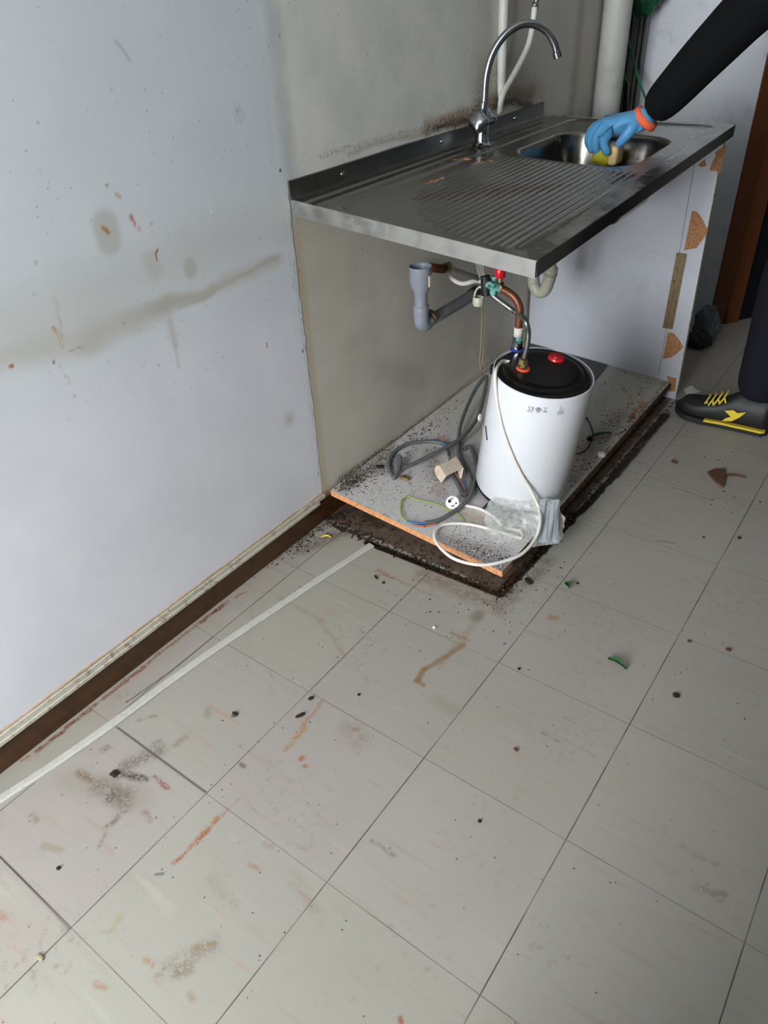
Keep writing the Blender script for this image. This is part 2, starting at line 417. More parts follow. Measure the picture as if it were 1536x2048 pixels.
FLOOR_MARKS = [  # A, B, radius, softness, colour, strength, rough
        ((0.573, 1.002), (0.574, 0.876), .014, .8, (170, 158, 132), .4, 0), ((0.574, 0.876), (0.579, 0.816), .010, .8, (170, 150, 120), .4, 0),
        ((0.585, 0.902), (0.555, 0.791), .008, .5, (162, 128, 86), .7, 0), ((0.555, 0.791), (0.555, 0.756), .009, .5, (160, 124, 82), .75, 0), ((0.555, 0.756), (0.576, 0.75), .007, .6, (160, 124, 82), .7, 0),
        ((0.436, 0.171), (0.441, 0.252), .006, .6, (176, 112, 62), .95, 1), ((0.437, 0.208), (0.436, 0.282), .0075, .7, (186, 120, 66), .9, 1), ((0.436, 0.282), (0.44, 0.327), .0028, .6, (176, 126, 80), .8, 1),
        ((0.44, 0.46), (0.434, 0.522), .010, .8, (196, 146, 90), .9, 1), ((0.431, 0.52), (0.419, 0.599), .006, .7, (184, 140, 96), .75, 1),
        ((0.479, 0.465), (0.481, 0.465), .008, .8, (184, 120, 76), .9, 0), ((0.498, 0.454), (0.5, 0.454), .007, .8, (184, 126, 84), .8, 0),
        ((0.267, 0.266), (0.31, 0.264), .006, .6, (150, 88, 60), .85, 1), ((0.263, 1.009), (0.313, 1.006), .009, .7, (176, 122, 84), .85, 1),
        ((0.313, 1.006), (0.43, 1.003), .005, .8, (176, 130, 98), .7, 1), ((0.545, 0.923), (0.586, 0.922), .008, .7, (170, 118, 82), .8, 1), ((0.711, 1.093), (0.724, 1.099), .012, .9, (176, 136, 96), .8, 0),
        ((0.563, 0.995), (0.562, 1.009), .022, .8, (128, 112, 90), .6, 0), ((0.624, 0.736), (0.664, 0.731), .03, 1, (168, 150, 118), .35, 0),
        ((0.196, 0.229), (0.203, 0.229), .016, .9, (86, 76, 60), .9, 1), ((0.135, 0.189), (0.166, 0.19), .013, .9, (138, 112, 78), .85, 1), ((0.166, 0.19), (0.194, 0.193), .007, .8, (150, 124, 88), .7, 1),
        ((0.239, 0.2), (0.269, 0.195), .03, 1, (128, 118, 100), .6, 1), ((0.28, 0.147), (0.278, 0.182), .010, .9, (118, 110, 90), .8, 1), ((0.297, 0.117), (0.284, 0.144), .006, .8, (136, 130, 108), .7, 1),
        ((0.209, 0.057), (0.242, 0.071), .010, .7, (168, 160, 128), .6, 0), ((0.142, 0.08), (0.153, 0.078), .012, .9, (122, 120, 94), .7, 1), ((0.309, 0.204), (0.333, 0.202), .010, .9, (150, 122, 104), .7, 1),
        ((0.128, 0.248), (0.131, 0.258), .014, .9, (112, 104, 88), .6, 1), ((0.2, 0.311), (0.207, 0.331), .010, .9, (134, 132, 122), .6, 1), ((0.127, 0.338), (0.15, 0.366), .008, .9, (136, 130, 120), .6, 1),
        ((0.243, 0.34), (0.246, 0.365), .012, .9, (156, 126, 104), .55, 1), ((0.232, 0.44), (0.242, 0.431), .014, .9, (132, 124, 104), .5, 1), ((0.289, 0.466), (0.287, 0.461), .008, .7, (96, 84, 70), .9, 0),
        ((0.388, 0.382), (0.398, 0.383), .006, .6, (112, 104, 78), .8, 0), ((0.513, 0.575), (0.549, 0.562), .04, 1, (150, 130, 112), .45, 1), ((0.522, 0.577), (0.527, 0.577), .010, .9, (180, 136, 108), .6, 0),
        ((0.43, 0.06), (0.439, 0.037), .010, .9, (190, 166, 122), .6, 1), ((0.572, 0.097), (0.59, 0.119), .008, .8, (178, 146, 98), .7, 1), ((0.521, 0.038), (0.535, 0.042), .009, .8, (188, 142, 104), .7, 1),
        ((0.558, 0.038), (0.591, 0.07), .016, 1, (150, 132, 106), .55, 1), ((0.618, 0.046), (0.627, 0.044), .010, .9, (170, 138, 104), .6, 1), ((0.549, 0.246), (0.565, 0.249), .007, .8, (188, 142, 110), .7, 1),
        ((0.545, 0.288), (0.559, 0.293), .010, .9, (170, 148, 140), .6, 1), ((0.485, -0.03), (0.501, -0.023), .008, .8, (186, 138, 104), .7, 1), ((0.428, 0.141), (0.437, 0.15), .003, .6, (90, 84, 76), .7, 0),
        ((0.261, -0.058), (0.272, -0.055), .014, .8, (176, 130, 96), .6, 1), ((0.844, 0.784), (0.883, 0.781), .004, .6, (150, 108, 82), .7, 1), ((0.815, 1.509), (0.862, 1.527), .003, .6, (110, 102, 88), .6, 0),
        ((0.769, 1.783), (0.878, 1.776), .003, .7, (100, 92, 80), .6, 0), ((0.12, 0.789), (0.257, 0.783), .012, 1, (172, 148, 126), .5, 1), ((0.257, 0.783), (0.383, 0.721), .010, 1, (168, 140, 118), .5, 1),
        ((0.638, 0.265), (0.705, 0.251), .02, 1, (168, 156, 148), .45, 1), ((0.51, 0.188), (0.577, 0.182), .02, 1, (166, 152, 144), .4, 1), ((-0.08, 0.167), (-0.068, 0.207), .01, .9, (120, 90, 66), .2, 1),
        ((0.698, 0.405), (0.747, 0.405), .006, .9, (140, 126, 118), .6, 1), ((1.198, 0.643), (1.234, 0.658), .010, .9, (120, 108, 84), .5, 1), ((0.9, 0.204), (0.902, 0.203), .005, .6, (170, 100, 66), .9, 0),
        # rust left by the missing trim along the baseboard
        ((0.017, 0.17), (0.018, 0.297), .0065, .5, (134, 66, 34), .95, 1), ((0.016, 0.298), (0.018, 0.46), .0065, .6, (146, 80, 48), .85, 1), ((0.014, 0.463), (0.017, 0.615), .0065, .6, (156, 96, 64), .75, 1), ((0.017, 0.615), (0.021, 0.703), .0065, .5, (126, 56, 30), .95, 1), ((0.024, 0.726), (0.032, 0.757), .0050, .7, (160, 96, 60), .8, 1),
        ((0.011, 0.14), (0.014, 0.15), .006, .6, (176, 110, 66), .8, 1),
        # dirt swept against the baseboard
        ((-0.004, 0.923), (0.015, 1.069), .022, 1, (92, 78, 62), .9, 1), ((0.035, 0.961), (0.097, 1.102), .035, 1, (112, 98, 80), .75, 1), ((-0.005, 0.847), (0.004, 0.915), .012, 1, (98, 84, 66), .8, 1),
        # rot and dirt in the open gap
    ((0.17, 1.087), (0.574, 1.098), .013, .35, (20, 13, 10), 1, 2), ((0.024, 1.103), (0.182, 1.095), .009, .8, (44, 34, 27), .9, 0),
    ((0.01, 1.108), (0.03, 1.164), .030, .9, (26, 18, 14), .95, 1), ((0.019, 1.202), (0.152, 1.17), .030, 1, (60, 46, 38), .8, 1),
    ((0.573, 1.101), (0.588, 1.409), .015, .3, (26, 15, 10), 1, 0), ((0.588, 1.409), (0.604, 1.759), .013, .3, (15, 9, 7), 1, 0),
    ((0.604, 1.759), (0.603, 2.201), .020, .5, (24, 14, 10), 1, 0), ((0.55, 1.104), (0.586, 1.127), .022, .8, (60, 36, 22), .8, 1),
    ((0.107, 0.301), (0.377, 0.301), .0030, 1, (40, 34, 28), .95, 2), ((0.164, 0), (0.378, -0.002), .0030, 1, (44, 36, 30), .9, 2), ((0.068, 0.355), (0.08, 0.474), .0028, 1, (40, 32, 26), .9, 2), ((0.08, 0.474), (0.079, 0.598), .0024, 1, (60, 50, 42), .8, 2),
    ((0.133, 0.167), (0.284, 0.218), .05, 1, (150, 138, 116), .25, 0), ((0.192, 0.194), (0.251, 0.208), .035, 1, (104, 92, 74), .5, 1), ((0.202, 0.235), (0.257, 0.252), .012, .8, (74, 62, 48), .95, 1), ((0.2, 0.254), (0.227, 0.315), .03, 1, (120, 106, 90), .7, 1), ((0.227, 0.192), (0.232, 0.182), .014, .8, (92, 82, 66), .9, 1),
    ((0.377, 1.06), (0.596, 1.058), .045, 1, (126, 100, 76), .6, 1), ((0.603, 1.095), (0.617, 1.287), .035, 1, (120, 96, 72), .6, 1), ((0.565, 0.052), (0.59, 0.114), .03, 1, (140, 118, 92), .5, 1),
    ((0.569, 1.138), (0.572, 1.263), .006, .7, (120, 80, 56), .8, 1), ((0.584, 1.73), (0.605, 2.005), .008, .7, (120, 80, 56), .8, 1), ((0.565, 1.49), (0.578, 1.632), .005, .7, (120, 80, 56), .8, 1), ((0.431, 1.095), (0.55, 1.104), .004, .7, (120, 80, 56), .8, 1), ((0.594, 2.036), (0.594, 2.176), .007, .7, (120, 80, 56), .8, 1),
]
WALL_MARKS = [(A[1:], B[1:], R, so, c, st, k) for A, B, R, so, c, st, k in [
        # tide mark of the missing cupboard
        ((0, 0.412, 0.83), (0, 1.077, 0.831), .09, 1, (190, 192, 190), .6, 0), ((0, 0.388, 0.765), (0, 0.554, 0.739), .045, 1, (184, 183, 176), .7, 0), ((0, 0.556, 0.743), (0, 0.73, 0.747), .042, 1, (180, 178, 170), .75, 0), ((0, 0.731, 0.752), (0, 1.061, 0.749), .026, 1, (182, 178, 168), .7, 0), ((0, 0.636, 0.754), (0, 0.85, 0.75), .022, 1, (170, 167, 158), .5, 0),
        ((0, 0.438, 0.777), (0, 0.627, 0.761), .07, 1, (190, 190, 186), .55, 0), ((0, 0.765, 0.736), (0, 1.062, 0.754), .008, 1, (158, 150, 138), .35, 0), ((0, 0.734, 0.715), (0, 0.734, 0.668), .015, 1, (184, 182, 176), .7, 2), ((0, 0.734, 0.668), (0, 0.731, 0.62), .006, 1, (182, 180, 172), .6, 2),
        ((0, 0.514, 0.83), (0, 0.499, 0.746), .008, 1, (160, 158, 146), .55, 1), ((0, 0.486, 0.722), (0, 0.489, 0.687), .007, 1, (176, 176, 160), .7, 1), ((0, 0.511, 0.736), (0, 0.539, 0.733), .003, .8, (148, 110, 80), .8, 1), ((0, 0.495, 0.788), (0, 0.498, 0.781), .005, .8, (176, 130, 84), .8, 2), ((0, 0.498, 0.781), (0, 0.499, 0.759), .003, .8, (186, 168, 130), .8, 2),
        ((0, 0.647, 0.922), (0, 0.646, 0.896), .034, .5, (178, 180, 174), .8, 2), ((0, 0.721, 0.841), (0, 0.727, 0.821), .030, .8, (184, 186, 182), .7, 2), ((0, 0.81, 0.807), (0, 0.81, 0.797), .022, .6, (176, 178, 174), .8, 2), ((0, 1, 1.049), (0, 1.002, 1.046), .02, .8, (150, 154, 152), .55, 1),
        ((0, 0.639, 0.919), (0, 0.645, 0.914), .0050, .5, (168, 132, 88), .95, 2), ((0, 0.645, 0.915), (0, 0.648, 0.908), .0050, .5, (160, 124, 80), .95, 2), ((0, 0.682, 0.965), (0, 0.689, 0.959), .004, .5, (176, 160, 124), .9, 2), ((0, 0.668, 0.982), (0, 0.669, 0.981), .003, .5, (150, 120, 80), .9, 2),
        ((0, 0.702, 0.923), (0, 0.703, 0.919), .0055, .5, (176, 96, 104), .85, 2), ((0, 0.707, 0.912), (0, 0.716, 0.895), .0055, .5, (178, 110, 116), .85, 1), ((0, 0.743, 0.854), (0, 0.736, 0.848), .003, .4, (150, 100, 58), .95, 2), ((0, 0.736, 0.848), (0, 0.736, 0.838), .003, .4, (144, 96, 56), .95, 2),
        ((0, 0.983, 0.581), (0, 0.983, 0.572), .0026, .4, (160, 78, 40), .95, 2), ((0, 1.022, 0.365), (0, 1.023, 0.361), .030, 1, (176, 174, 176), .6, 2), ((0, 1.014, 0.365), (0, 1.029, 0.363), .0055, .8, (190, 130, 88), .9, 1), ((0, 0.403, 0.753), (0, 0.405, 0.752), .0045, .5, (156, 84, 50), .95, 2), ((0, 0.477, 0.733), (0, 0.477, 0.731), .003, .4, (140, 74, 44), .95, 2), ((0, 0.632, 0.749), (0, 0.633, 0.748), .0026, .4, (180, 130, 80), .9, 2),
        ((0, 0.887, 0.912), (0, 0.887, 0.889), .004, .6, (226, 230, 232), .9, 1), ((0, 0.741, 1.181), (0, 0.77, 1.155), .004, 1, (150, 156, 166), .7, 0), ((0, 1.095, 0.929), (0, 1.096, 0.927), .003, .3, (46, 40, 34), 1, 2), ((0, 1.118, 0.709), (0, 1.12, 0.707), .002, .3, (70, 66, 64), 1, 2), ((0, 1.099, 0.518), (0, 1.1, 0.514), .003, .3, (84, 62, 54), 1, 2), ((0, 1.103, 0.158), (0, 1.104, 0.154), .0042, .3, (218, 220, 224), .9, 2), ((0, 1.103, 0.158), (0, 1.104, 0.154), .0024, .3, (60, 60, 62), 1, 2),
        ((0, 1.104, 0.846), (0, 1.108, 0.134), .004, .8, (152, 158, 166), .6, 1), ((0, 1.088, 0.839), (0, 1.111, 0.515), .0035, .8, (150, 156, 164), .5, 1),
        # mould around the tap, then shade painted beside the slim pipe
        ((0, 1.676, 0.932), (0, 1.908, 0.931), .035, 1, (166, 148, 122), .75, 0), ((0, 1.7, 0.919), (0, 1.923, 0.92), .014, 1, (96, 74, 62), .85, 0), ((0, 1.935, 0.953), (0, 2.261, 0.941), .050, 1, (140, 120, 92), .8, 0), ((0, 2.008, 0.935), (0, 2.265, 0.913), .014, 1, (70, 56, 42), .9, 0), ((0, 1.931, 1.021), (0, 2.038, 1.095), .035, 1, (172, 162, 142), .6, 0), ((0, 1.335, 0.923), (0, 1.676, 0.918), .010, 1, (176, 168, 150), .7, 0),
        ((0, 1.652, 0.922), (0, 1.909, 0.915), .030, .9, (112, 92, 74), .9, 1), ((0, 1.676, 0.923), (0, 1.923, 0.92), .016, .9, (58, 44, 40), 1, 1), ((0, 1.725, 0.937), (0, 1.936, 0.94), .018, 1, (124, 96, 80), .8, 1), ((0, 1.908, 0.944), (0, 2.245, 0.936), .035, 1, (96, 76, 54), .95, 1), ((0, 2.022, 0.942), (0, 2.248, 0.915), .014, .8, (54, 42, 30), .95, 1), ((0, 1.933, 0.984), (0, 2.074, 1.032), .05, 1, (134, 116, 90), .7, 1), ((0, 2.171, 0.997), (0, 2.315, 0.928), .06, 1, (128, 114, 92), .6, 1), ((0, 1.228, 0.935), (0, 1.652, 0.93), .010, 1, (140, 130, 112), .6, 1),
        ((0, 2.116, 1.185), (0, 2.103, 1.041), .03, 1, (136, 130, 118), .6, 0), ((0, 2.577, 1.166), (0, 2.56, 0.839), .05, 1, (108, 102, 92), .45, 0),  # first: shadow beside the slim pipe, painted in; second: soft dark upright band
        # damp line and dirt above the base board under the sink
        ((0, 1.19, 0.088), (0, 1.661, 0.081), .010, .9, (74, 58, 44), .95, 1), ((-0, 1.19, 0.091), (0, 1.383, 0.08), .020, 1, (60, 46, 34), .9, 1), ((0, 1.661, 0.081), (0, 2.206, 0.124), .005, .9, (90, 76, 60), .85, 1), ((0, 1.132, 0.078), (0, 1.434, 0.054), .012, 1, (140, 118, 90), .8, 1),
        ((0, 1.405, 0.344), (0, 1.607, 0.229), .07, 1, (140, 138, 134), .25, 0),
    ]]
BOARD_MARKS = [
        ((0.037, 1.167, 0.088), (0.034, 1.389, 0.088), .045, 1, (70, 54, 44), .95, 1), ((0.025, 1.205, 0.089), (-0.043, 2.211, 0.092), .020, 1, (84, 68, 54), .9, 1), ((0.065, 1.296, 0.087), (0.078, 1.354, 0.086), .05, 1, (78, 60, 48), .8, 1),
        ((0.085, 1.129, 0.086), (0.421, 1.11, 0.068), .012, 1, (96, 78, 62), .8, 1), ((0.452, 1.132, 0.066), (0.57, 1.124, 0.06), .045, 1, (62, 46, 38), .95, 1), ((0.4, 1.143, 0.069), (0.533, 1.167, 0.062), .05, 1, (92, 72, 58), .8, 1),
        ((0.377, 1.256, 0.07), (0.485, 1.281, 0.064), .03, 1, (176, 136, 96), .7, 1), ((0.124, 1.471, 0.083), (0.274, 1.294, 0.076), .04, 1, (108, 86, 68), .7, 1), ((0.244, 1.288, 0.077), (0.243, 1.316, 0.077), .010, .9, (140, 96, 60), .9, 1), ((0.144, 1.305, 0.082), (0.169, 1.293, 0.081), .014, 1, (150, 108, 70), .9, 1),
        ((0.505, 1.746, 0.063), (0.511, 2.009, 0.063), .05, 1, (96, 74, 56), .75, 1), ((0.547, 1.581, 0.061), (0.532, 1.835, 0.062), .04, 1, (122, 100, 74), .8, 1), ((0.55, 2.017, 0.061), (0.54, 2.132, 0.062), .016, .8, (182, 134, 70), .95, 0), ((0.518, 2.055, 0.063), (0.49, 2.16, 0.064), .016, 1, (190, 172, 120), .7, 0), ((0.548, 1.977, 0.061), (0.55, 2.037, 0.061), .010, .8, (140, 92, 50), .9, 0),
        ((0.358, 2.32, 0.071), (0.558, 2.298, 0.061), .006, .8, (170, 146, 96), .8, 1), ((0.382, 2.24, 0.07), (0.529, 2.232, 0.062), .005, .8, (166, 138, 90), .7, 1), ((0.418, 2.174, 0.068), (0.473, 2.17, 0.065), .006, .8, (176, 146, 84), .8, 1), ((0.586, 1.463, 0.059), (0.552, 2.316, 0.061), .010, .9, (50, 34, 26), .95, 1),
        ((0.545, 1.881, 0.061), (0.557, 1.934, 0.061), .008, .8, (120, 60, 40), .9, 1), ((0.563, 1.687, 0.06), (0.571, 1.598, 0.06), .02, 1, (140, 118, 84), .7, 1)]
M = {}
M['floor'] = floor_material(); M['wall'] = wall_material(); M['board'] = board_material()
M['chip'] = chip_material('raw_chipboard', (182, 134, 92), (138, 92, 58)); M['dirt_line'] = plain('dirty_plaster_edge', (176, 156, 132), .9, 0, .35, 90); M['chip_edge'] = chip_material('chipboard_edge', (214, 158, 112), (176, 116, 74)); M['chip_dark'] = chip_material('wet_chipboard', (60, 38, 28), (24, 15, 11))
M['sink'] = sink_material(); M['steel_back'] = steel_material('dull_steel_upstand', (118, 118, 114), .38); M['steel_edge'] = steel_material('brushed_steel_edge', (150, 150, 147), .46); M['chrome'] = steel_material('tap_chrome', (176, 180, 186), .13)
M['steel_dark'] = dirty('dark_reflection_steel_front', (40, 30, 26), (14, 10, 9), .9, 40, .18, .5)  # reflection of the dark room put into the steel's base colour
M['backwall'] = dirty('blue_white_wall', (204, 209, 217), (150, 154, 162), .35, 14, .6)
M['roomwall'] = plain('room_paint', (196, 194, 188), .8)
M['ceiling'] = plain('ceiling_paint', (232, 232, 228), .9)
M['brown_base'] = dirty('varnished_brown_baseboard', (78, 50, 26), (46, 28, 14), .6, 24, .34, lo=.4, hi=.7)
M['trim_white'] = dirty('flaking_white_trim', (196, 192, 180), (140, 118, 94), .75, 60, .6, lo=.52, hi=.68)
M['strip_white'] = dirty('dusty_white_strip', (184, 184, 177), (150, 140, 122), .5, 90, .5, lo=.55, hi=.75)
M['panel'] = dirty('white_laminate_panel', (192, 196, 206), (176, 178, 184), .35, 12, .35)
def wood():
    t = T('brown_door_wood'); g = t.noise(1, 6, .6, sc=(60, 60, 3)); t.out(t.mix(g, lin((92, 52, 26)), lin((122, 70, 36))), .4); t.bump(g, .0006); return t.m
M['door'] = wood()
M['tank'] = plain('white_enamel_tank', (214, 217, 223), .22, 0, .02, 5)
M['cap'] = plain('black_plastic_cap', (16, 16, 18), .28, 0, .2)
M['red'] = plain('red_plastic', (186, 22, 34), .3)
M['orange'] = plain('orange_gasket', (214, 84, 54), .6)
M['blue_ring'] = plain('blue_gasket', (50, 66, 150), .5)
M['grey_pvc'] = dirty('grey_pvc', (132, 138, 150), (104, 106, 110), .5, 20, .45)
M['grey_pvc_dirty'] = dirty('dusty_grey_pvc', (118, 120, 126), (148, 150, 156), .5, 12, .5)
M['beige_pvc'] = dirty('beige_plastic_trap', (178, 178, 162), (140, 138, 120), .5, 20, .4)
M['copper'] = dirty('tarnished_copper', (116, 72, 50), (58, 36, 28), .85, 40, .42, .45)
M['teal'] = dirty('verdigris_valve', (104, 170, 160), (22, 34, 36), .95, 60, .8, lo=.42, hi=.56, bump=.002)
M['black'] = plain('black_rubber', (22, 22, 22), .5)
M['brass'] = dirty('brass_nut', (190, 168, 120), (110, 90, 60), .6, 60, .35, .9)
M['tape'] = dirty('white_tape', (210, 206, 196), (120, 160, 150), .6, 50, .7)
M['braid'] = steel_material('braided_hose', (150, 150, 146), .45)
M['hose_white'] = plain('white_hose', (206, 206, 198), .45)
M['cord'] = plain('old_cord', (150, 142, 110), .8)
M['cable_grey'] = plain('grey_cable', (92, 94, 97), .5)
M['cable_white'] = plain('white_cable', (222, 217, 208), .45)
M['wire_blue'] = plain('blue_wire', (46, 104, 160), .4); M['wire_brown'] = plain('brown_wire', (164, 92, 66), .5); M['wire_green'] = plain('green_yellow_wire', (140, 164, 60), .5); M['wire_black'] = plain('black_wire', (30, 34, 40), .4)
M['box'] = dirty('beige_box_plastic', (218, 202, 184), (190, 170, 148), .4, 30, .5)
M['plug'] = plain('white_plug_plastic', (232, 230, 226), .35); M['dark'] = plain('dark_hole', (20, 20, 20), .7)
M['mat'] = dirty('charcoal_sheet', (62, 63, 66), (40, 40, 42), .6, 30, .45)
M['pipe_white'] = dirty('painted_white_pipe', (188, 190, 186), (150, 148, 140), .35, 18, .5)
M['pipe_beige'] = dirty('painted_beige_pipe', (150, 146, 136), (110, 104, 94), .5, 18, .6)
M['alu'] = plain('grey_profile', (128, 130, 136), .45, .2)
M['green'] = plain('green_cord', (24, 104, 62), .4); M['green_dark'] = plain('green_plastic_bag', (20, 76, 50), .35, 0, .4, 60)
M['hinge'] = dirty('old_brass_strip', (128, 108, 74), (80, 64, 42), .7, 70, .5, .4)
M['navy'] = plain('navy_work_fabric', (20, 23, 31), .9, 0, .15, 90, .2); M['black_fabric'] = plain('black_knit_fabric', (15, 16, 19), .95, 0, .15, 90, .15)
M['skin'] = plain('skin', (196, 150, 124), .5); M['hair'] = plain('dark_hair', (40, 30, 24), .6)
M['glove'] = plain('blue_nitrile', (84, 150, 198), .45, 0, .1, 30); M['cuff'] = plain('orange_cuff_knit', (226, 100, 64), .8)
M['shoe'] = plain('black_shoe_upper', (22, 23, 24), .55, 0, .2, 120); M['yellow'] = plain('yellow_rubber', (214, 190, 52), .45); M['sole'] = plain('black_rubber_sole', (24, 25, 24), .7)
M['scour'] = plain('yellow_green_sponge', (176, 170, 40), .9, 0, .2, 150, bump=.002); M['sponge'] = plain('cream_sponge', (222, 196, 140), .9, 0, .15, 150, bump=.002)
M['leaf'] = dirty('green_leaf', (58, 122, 54), (34, 78, 34), .6, 60, .4); M['leaf_dark'] = dirty('dark_green_leaf', (34, 92, 50), (20, 54, 30), .6, 60, .35)
M['debris'] = plain('black_rotten_wood', (34, 24, 18), .9, 0, .4, 200); M['debris_brown'] = plain('brown_rotten_wood', (84, 54, 38), .9, 0, .35, 150)
M['scrap'] = plain('white_scrap', (214, 212, 208), .7); M['ink'] = plain('black_print', (40, 42, 46), .6)
M['paper'] = plain('leaflet_paper', (206, 214, 220), .7, 0, .08, 30); M['line_ink'] = plain('grey_print', (120, 132, 142), .7)
M['bag_blue'] = plain('blue_grey_plastic', (88, 98, 108), .45); M['bag_dark'] = plain('dark_plastic', (26, 30, 30), .5)
M['seam'] = plain('dark_seam', (92, 94, 100), .8)
def clear():
    t = T('clear_film')
    n = t.noise(60, 5, .7)
    t.out(lin((226, 228, 224)), .12)
    t.b.inputs['Alpha'].default_value = 1
    tr = t.N.new('ShaderNodeBsdfTransparent'); mx = t.N.new('ShaderNodeMixShader')
    t.L.new(t.ramp(n, .35, .75, .22, .55), mx.inputs[0]); t.L.new(tr.outputs[0], mx.inputs[1]); t.L.new(t.b.outputs[0], mx.inputs[2])
    t.L.new(mx.outputs[0], t.N['Material Output'].inputs[0]); t.bump(n, .003)
    return t.m
M['film'] = clear()
def glass():
    t = T('window_glass'); tr = t.N.new('ShaderNodeBsdfTransparent'); mx = t.N.new('ShaderNodeMixShader'); mx.inputs[0].default_value = .08
    t.out((1, 1, 1), .02); t.L.new(tr.outputs[0], mx.inputs[1]); t.L.new(t.b.outputs[0], mx.inputs[2]); t.L.new(mx.outputs[0], t.N['Material Output'].inputs[0]); return t.m
M['glass'] = glass()

# ------------------------------------------------------------------ room shell
def struct(name, bm, m, smooth=False): return obj(name, bm, m, smooth=smooth, kind='structure')
RX, RY0, RY1, RZ = 2.7, -2.3, 3.05, 2.5
def quad(x0, y0, x1, y1, z=0): return [(x0, y0, z), (x1, y0, z), (x1, y1, z), (x0, y1, z)]
fx0, fx1, fy0, fy1 = -.02, 1.34, -.2, 2.46
fl = grid_object('floor', lambda u, v: (fx0+(fx1-fx0)*u, fy0+(fy1-fy0)*v, 0*u), 450, 880,
    [quad(-.1, RY0-.1, RX+.1, fy0), quad(-.1, fy1, RX+.1, 4.3), quad(-.1, fy0, fx0, fy1), quad(fx1, fy0, RX+.1, fy1)], M['floor'], 'structure')
paint(fl, 0, 1, FLOOR_MARKS, (.006, 28), (.0035, 60), .62)
struct('ceiling', box(NB(), (-.1, RY0-.1, RZ), (RX+.1, 4.3, RZ+.1)), M['ceiling'])
wy0, wy1, wz1 = -.1, 2.75, 1.30
def wq(y0, z0, y1, z1): return [(0, y0, z0), (0, y1, z0), (0, y1, z1), (0, y0, z1)]
wl = grid_object('wall_left', lambda u, v: (0*u, wy0+(wy1-wy0)*u, wz1*v), 900, 410,
    [wq(RY0-.1, 0, wy0, RZ), wq(wy1, 0, RY1+.1, RZ), wq(wy0, wz1, wy1, RZ),
     [(-.1, RY0-.1, 0), (-.1, RY0-.1, RZ), (-.1, RY1+.1, RZ), (-.1, RY1+.1, 0)]], M['wall'], 'structure')
paint(wl, 1, 2, WALL_MARKS, (.018, 10), (.006, 60), 1.1)
struct('wall_right', box(NB(), (RX, RY0-.1, 0), (RX+.1, 4.3, RZ)), M['roomwall'])
b = NB()   # wall behind the photographer with the window opening
WX0, WX1, WZ0, WZ1 = .10, 1.20, .55, 2.2
box(b, (-.1, RY0-.1, 0), (RX+.1, RY0, WZ0)); box(b, (-.1, RY0-.1, WZ1), (RX+.1, RY0, RZ)); box(b, (-.1, RY0-.1, WZ0), (WX0, RY0, WZ1)); box(b, (WX1, RY0-.1, WZ0), (RX+.1, RY0, WZ1)); box(b, (.97, RY0, 0), (RX, -.24, RZ))  # last box: unseen pier added to shade the floor on the right
struct('wall_front_with_shade_pier', b, M['roomwall'])
wf = NB()
for lo, hi in (((WX0, RY0-.07, WZ0), (WX0+.05, RY0-.02, WZ1)), ((WX1-.05, RY0-.07, WZ0), (WX1, RY0-.02, WZ1)), ((WX0, RY0-.07, WZ0), (WX1, RY0-.02, WZ0+.05)), ((WX0, RY0-.07, WZ1-.05), (WX1, RY0-.02, WZ1)), (((WX0+WX1)/2-.03, RY0-.07, WZ0), ((WX0+WX1)/2+.03, RY0-.02, WZ1))): box(wf, lo, hi)
w1 = struct('window_1', wf, M['ceiling'])
obj('pane', box(NB(), (WX0+.04, RY0-.05, WZ0+.04), (WX1-.04, RY0-.045, WZ1-.04)), M['glass'], w1)
# back wall: bluish white up to the door opening, then the recess of the doorway
struct('wall_back', box(NB(), (-.1, RY1, 0), (.498, RY1+.1, RZ)), M['backwall'])
b = NB(); box(b, (.60, 3.9, 0), (RX+.1, 4.0, RZ)); struct('wall_corridor', b, M['roomwall'])
b = NB(); box(b, (1.25, RY1+.05, 0), (RX+.1, RY1+.15, RZ)); struct('wall_back_right', b, M['roomwall'])
d = Vector((.58, .81, 0)).normalized(); n = Vector((-d.y, d.x, 0))
p0 = Vector((.497, 3.045, 0))
def slab(bm, s0, s1, t0, t1, z0, z1):
    P = lambda s, t_, z_: p0+d*s+n*t_+Vector((0, 0, z_))
    return hexa(bm, [P(s0, t0, z0), P(s1, t0, z0), P(s1, t1, z0), P(s0, t1, z0), P(s0, t0, z1), P(s1, t0, z1), P(s1, t1, z1), P(s0, t1, z1)])
b = NB(); slab(b, 0, .060, 0, .06, 0, 2.05); slab(b, .060, .145, .004, .055, 0, 2.05); slab(b, .078, .145, -.004, .004, 0, 2.05)
door1 = struct('door_1', b, M['door'])
b = NB(); slab(b, .145, .9, .01, .05, 0, 2.05); struct('doorway_dark_slab', b, M['navy'])  # dark slab added in place of the unlit doorway beyond the jamb
# baseboard and the white trims above it
b = NB(); box(b, (0, RY0, 0), (.004, 2.33, .068)); struct('baseboard_left', b, M['brown_base'])
b = NB()
def wavy(bm, x0, x1, z0, z1, y0, y1, amp, step=.03, seed=0):
    n_ = int((y1-y0)/step); vs = []
    for i in range(n_+1):
        y = y0+(y1-y0)*i/n_; w = amp*noise.noise(Vector((seed, y*14, 0))); w2 = amp*noise.noise(Vector((seed+5, y*40, 0)))
        vs.append([bm.verts.new((x, y, z)) for x, z in ((x0, z0), (x1, z0+w*.3), (x1+w2*.5, z1+w), (x0, z1+w))])
    for i in range(n_):
        for k in range(4): bm.faces.new([vs[i][k], vs[i][(k+1) % 4], vs[i+1][(k+1) % 4], vs[i+1][k]])
    bm.faces.new(vs[0]); bm.faces.new(vs[-1][::-1]); bmesh.ops.recalc_face_normals(bm, faces=bm.faces); return bm
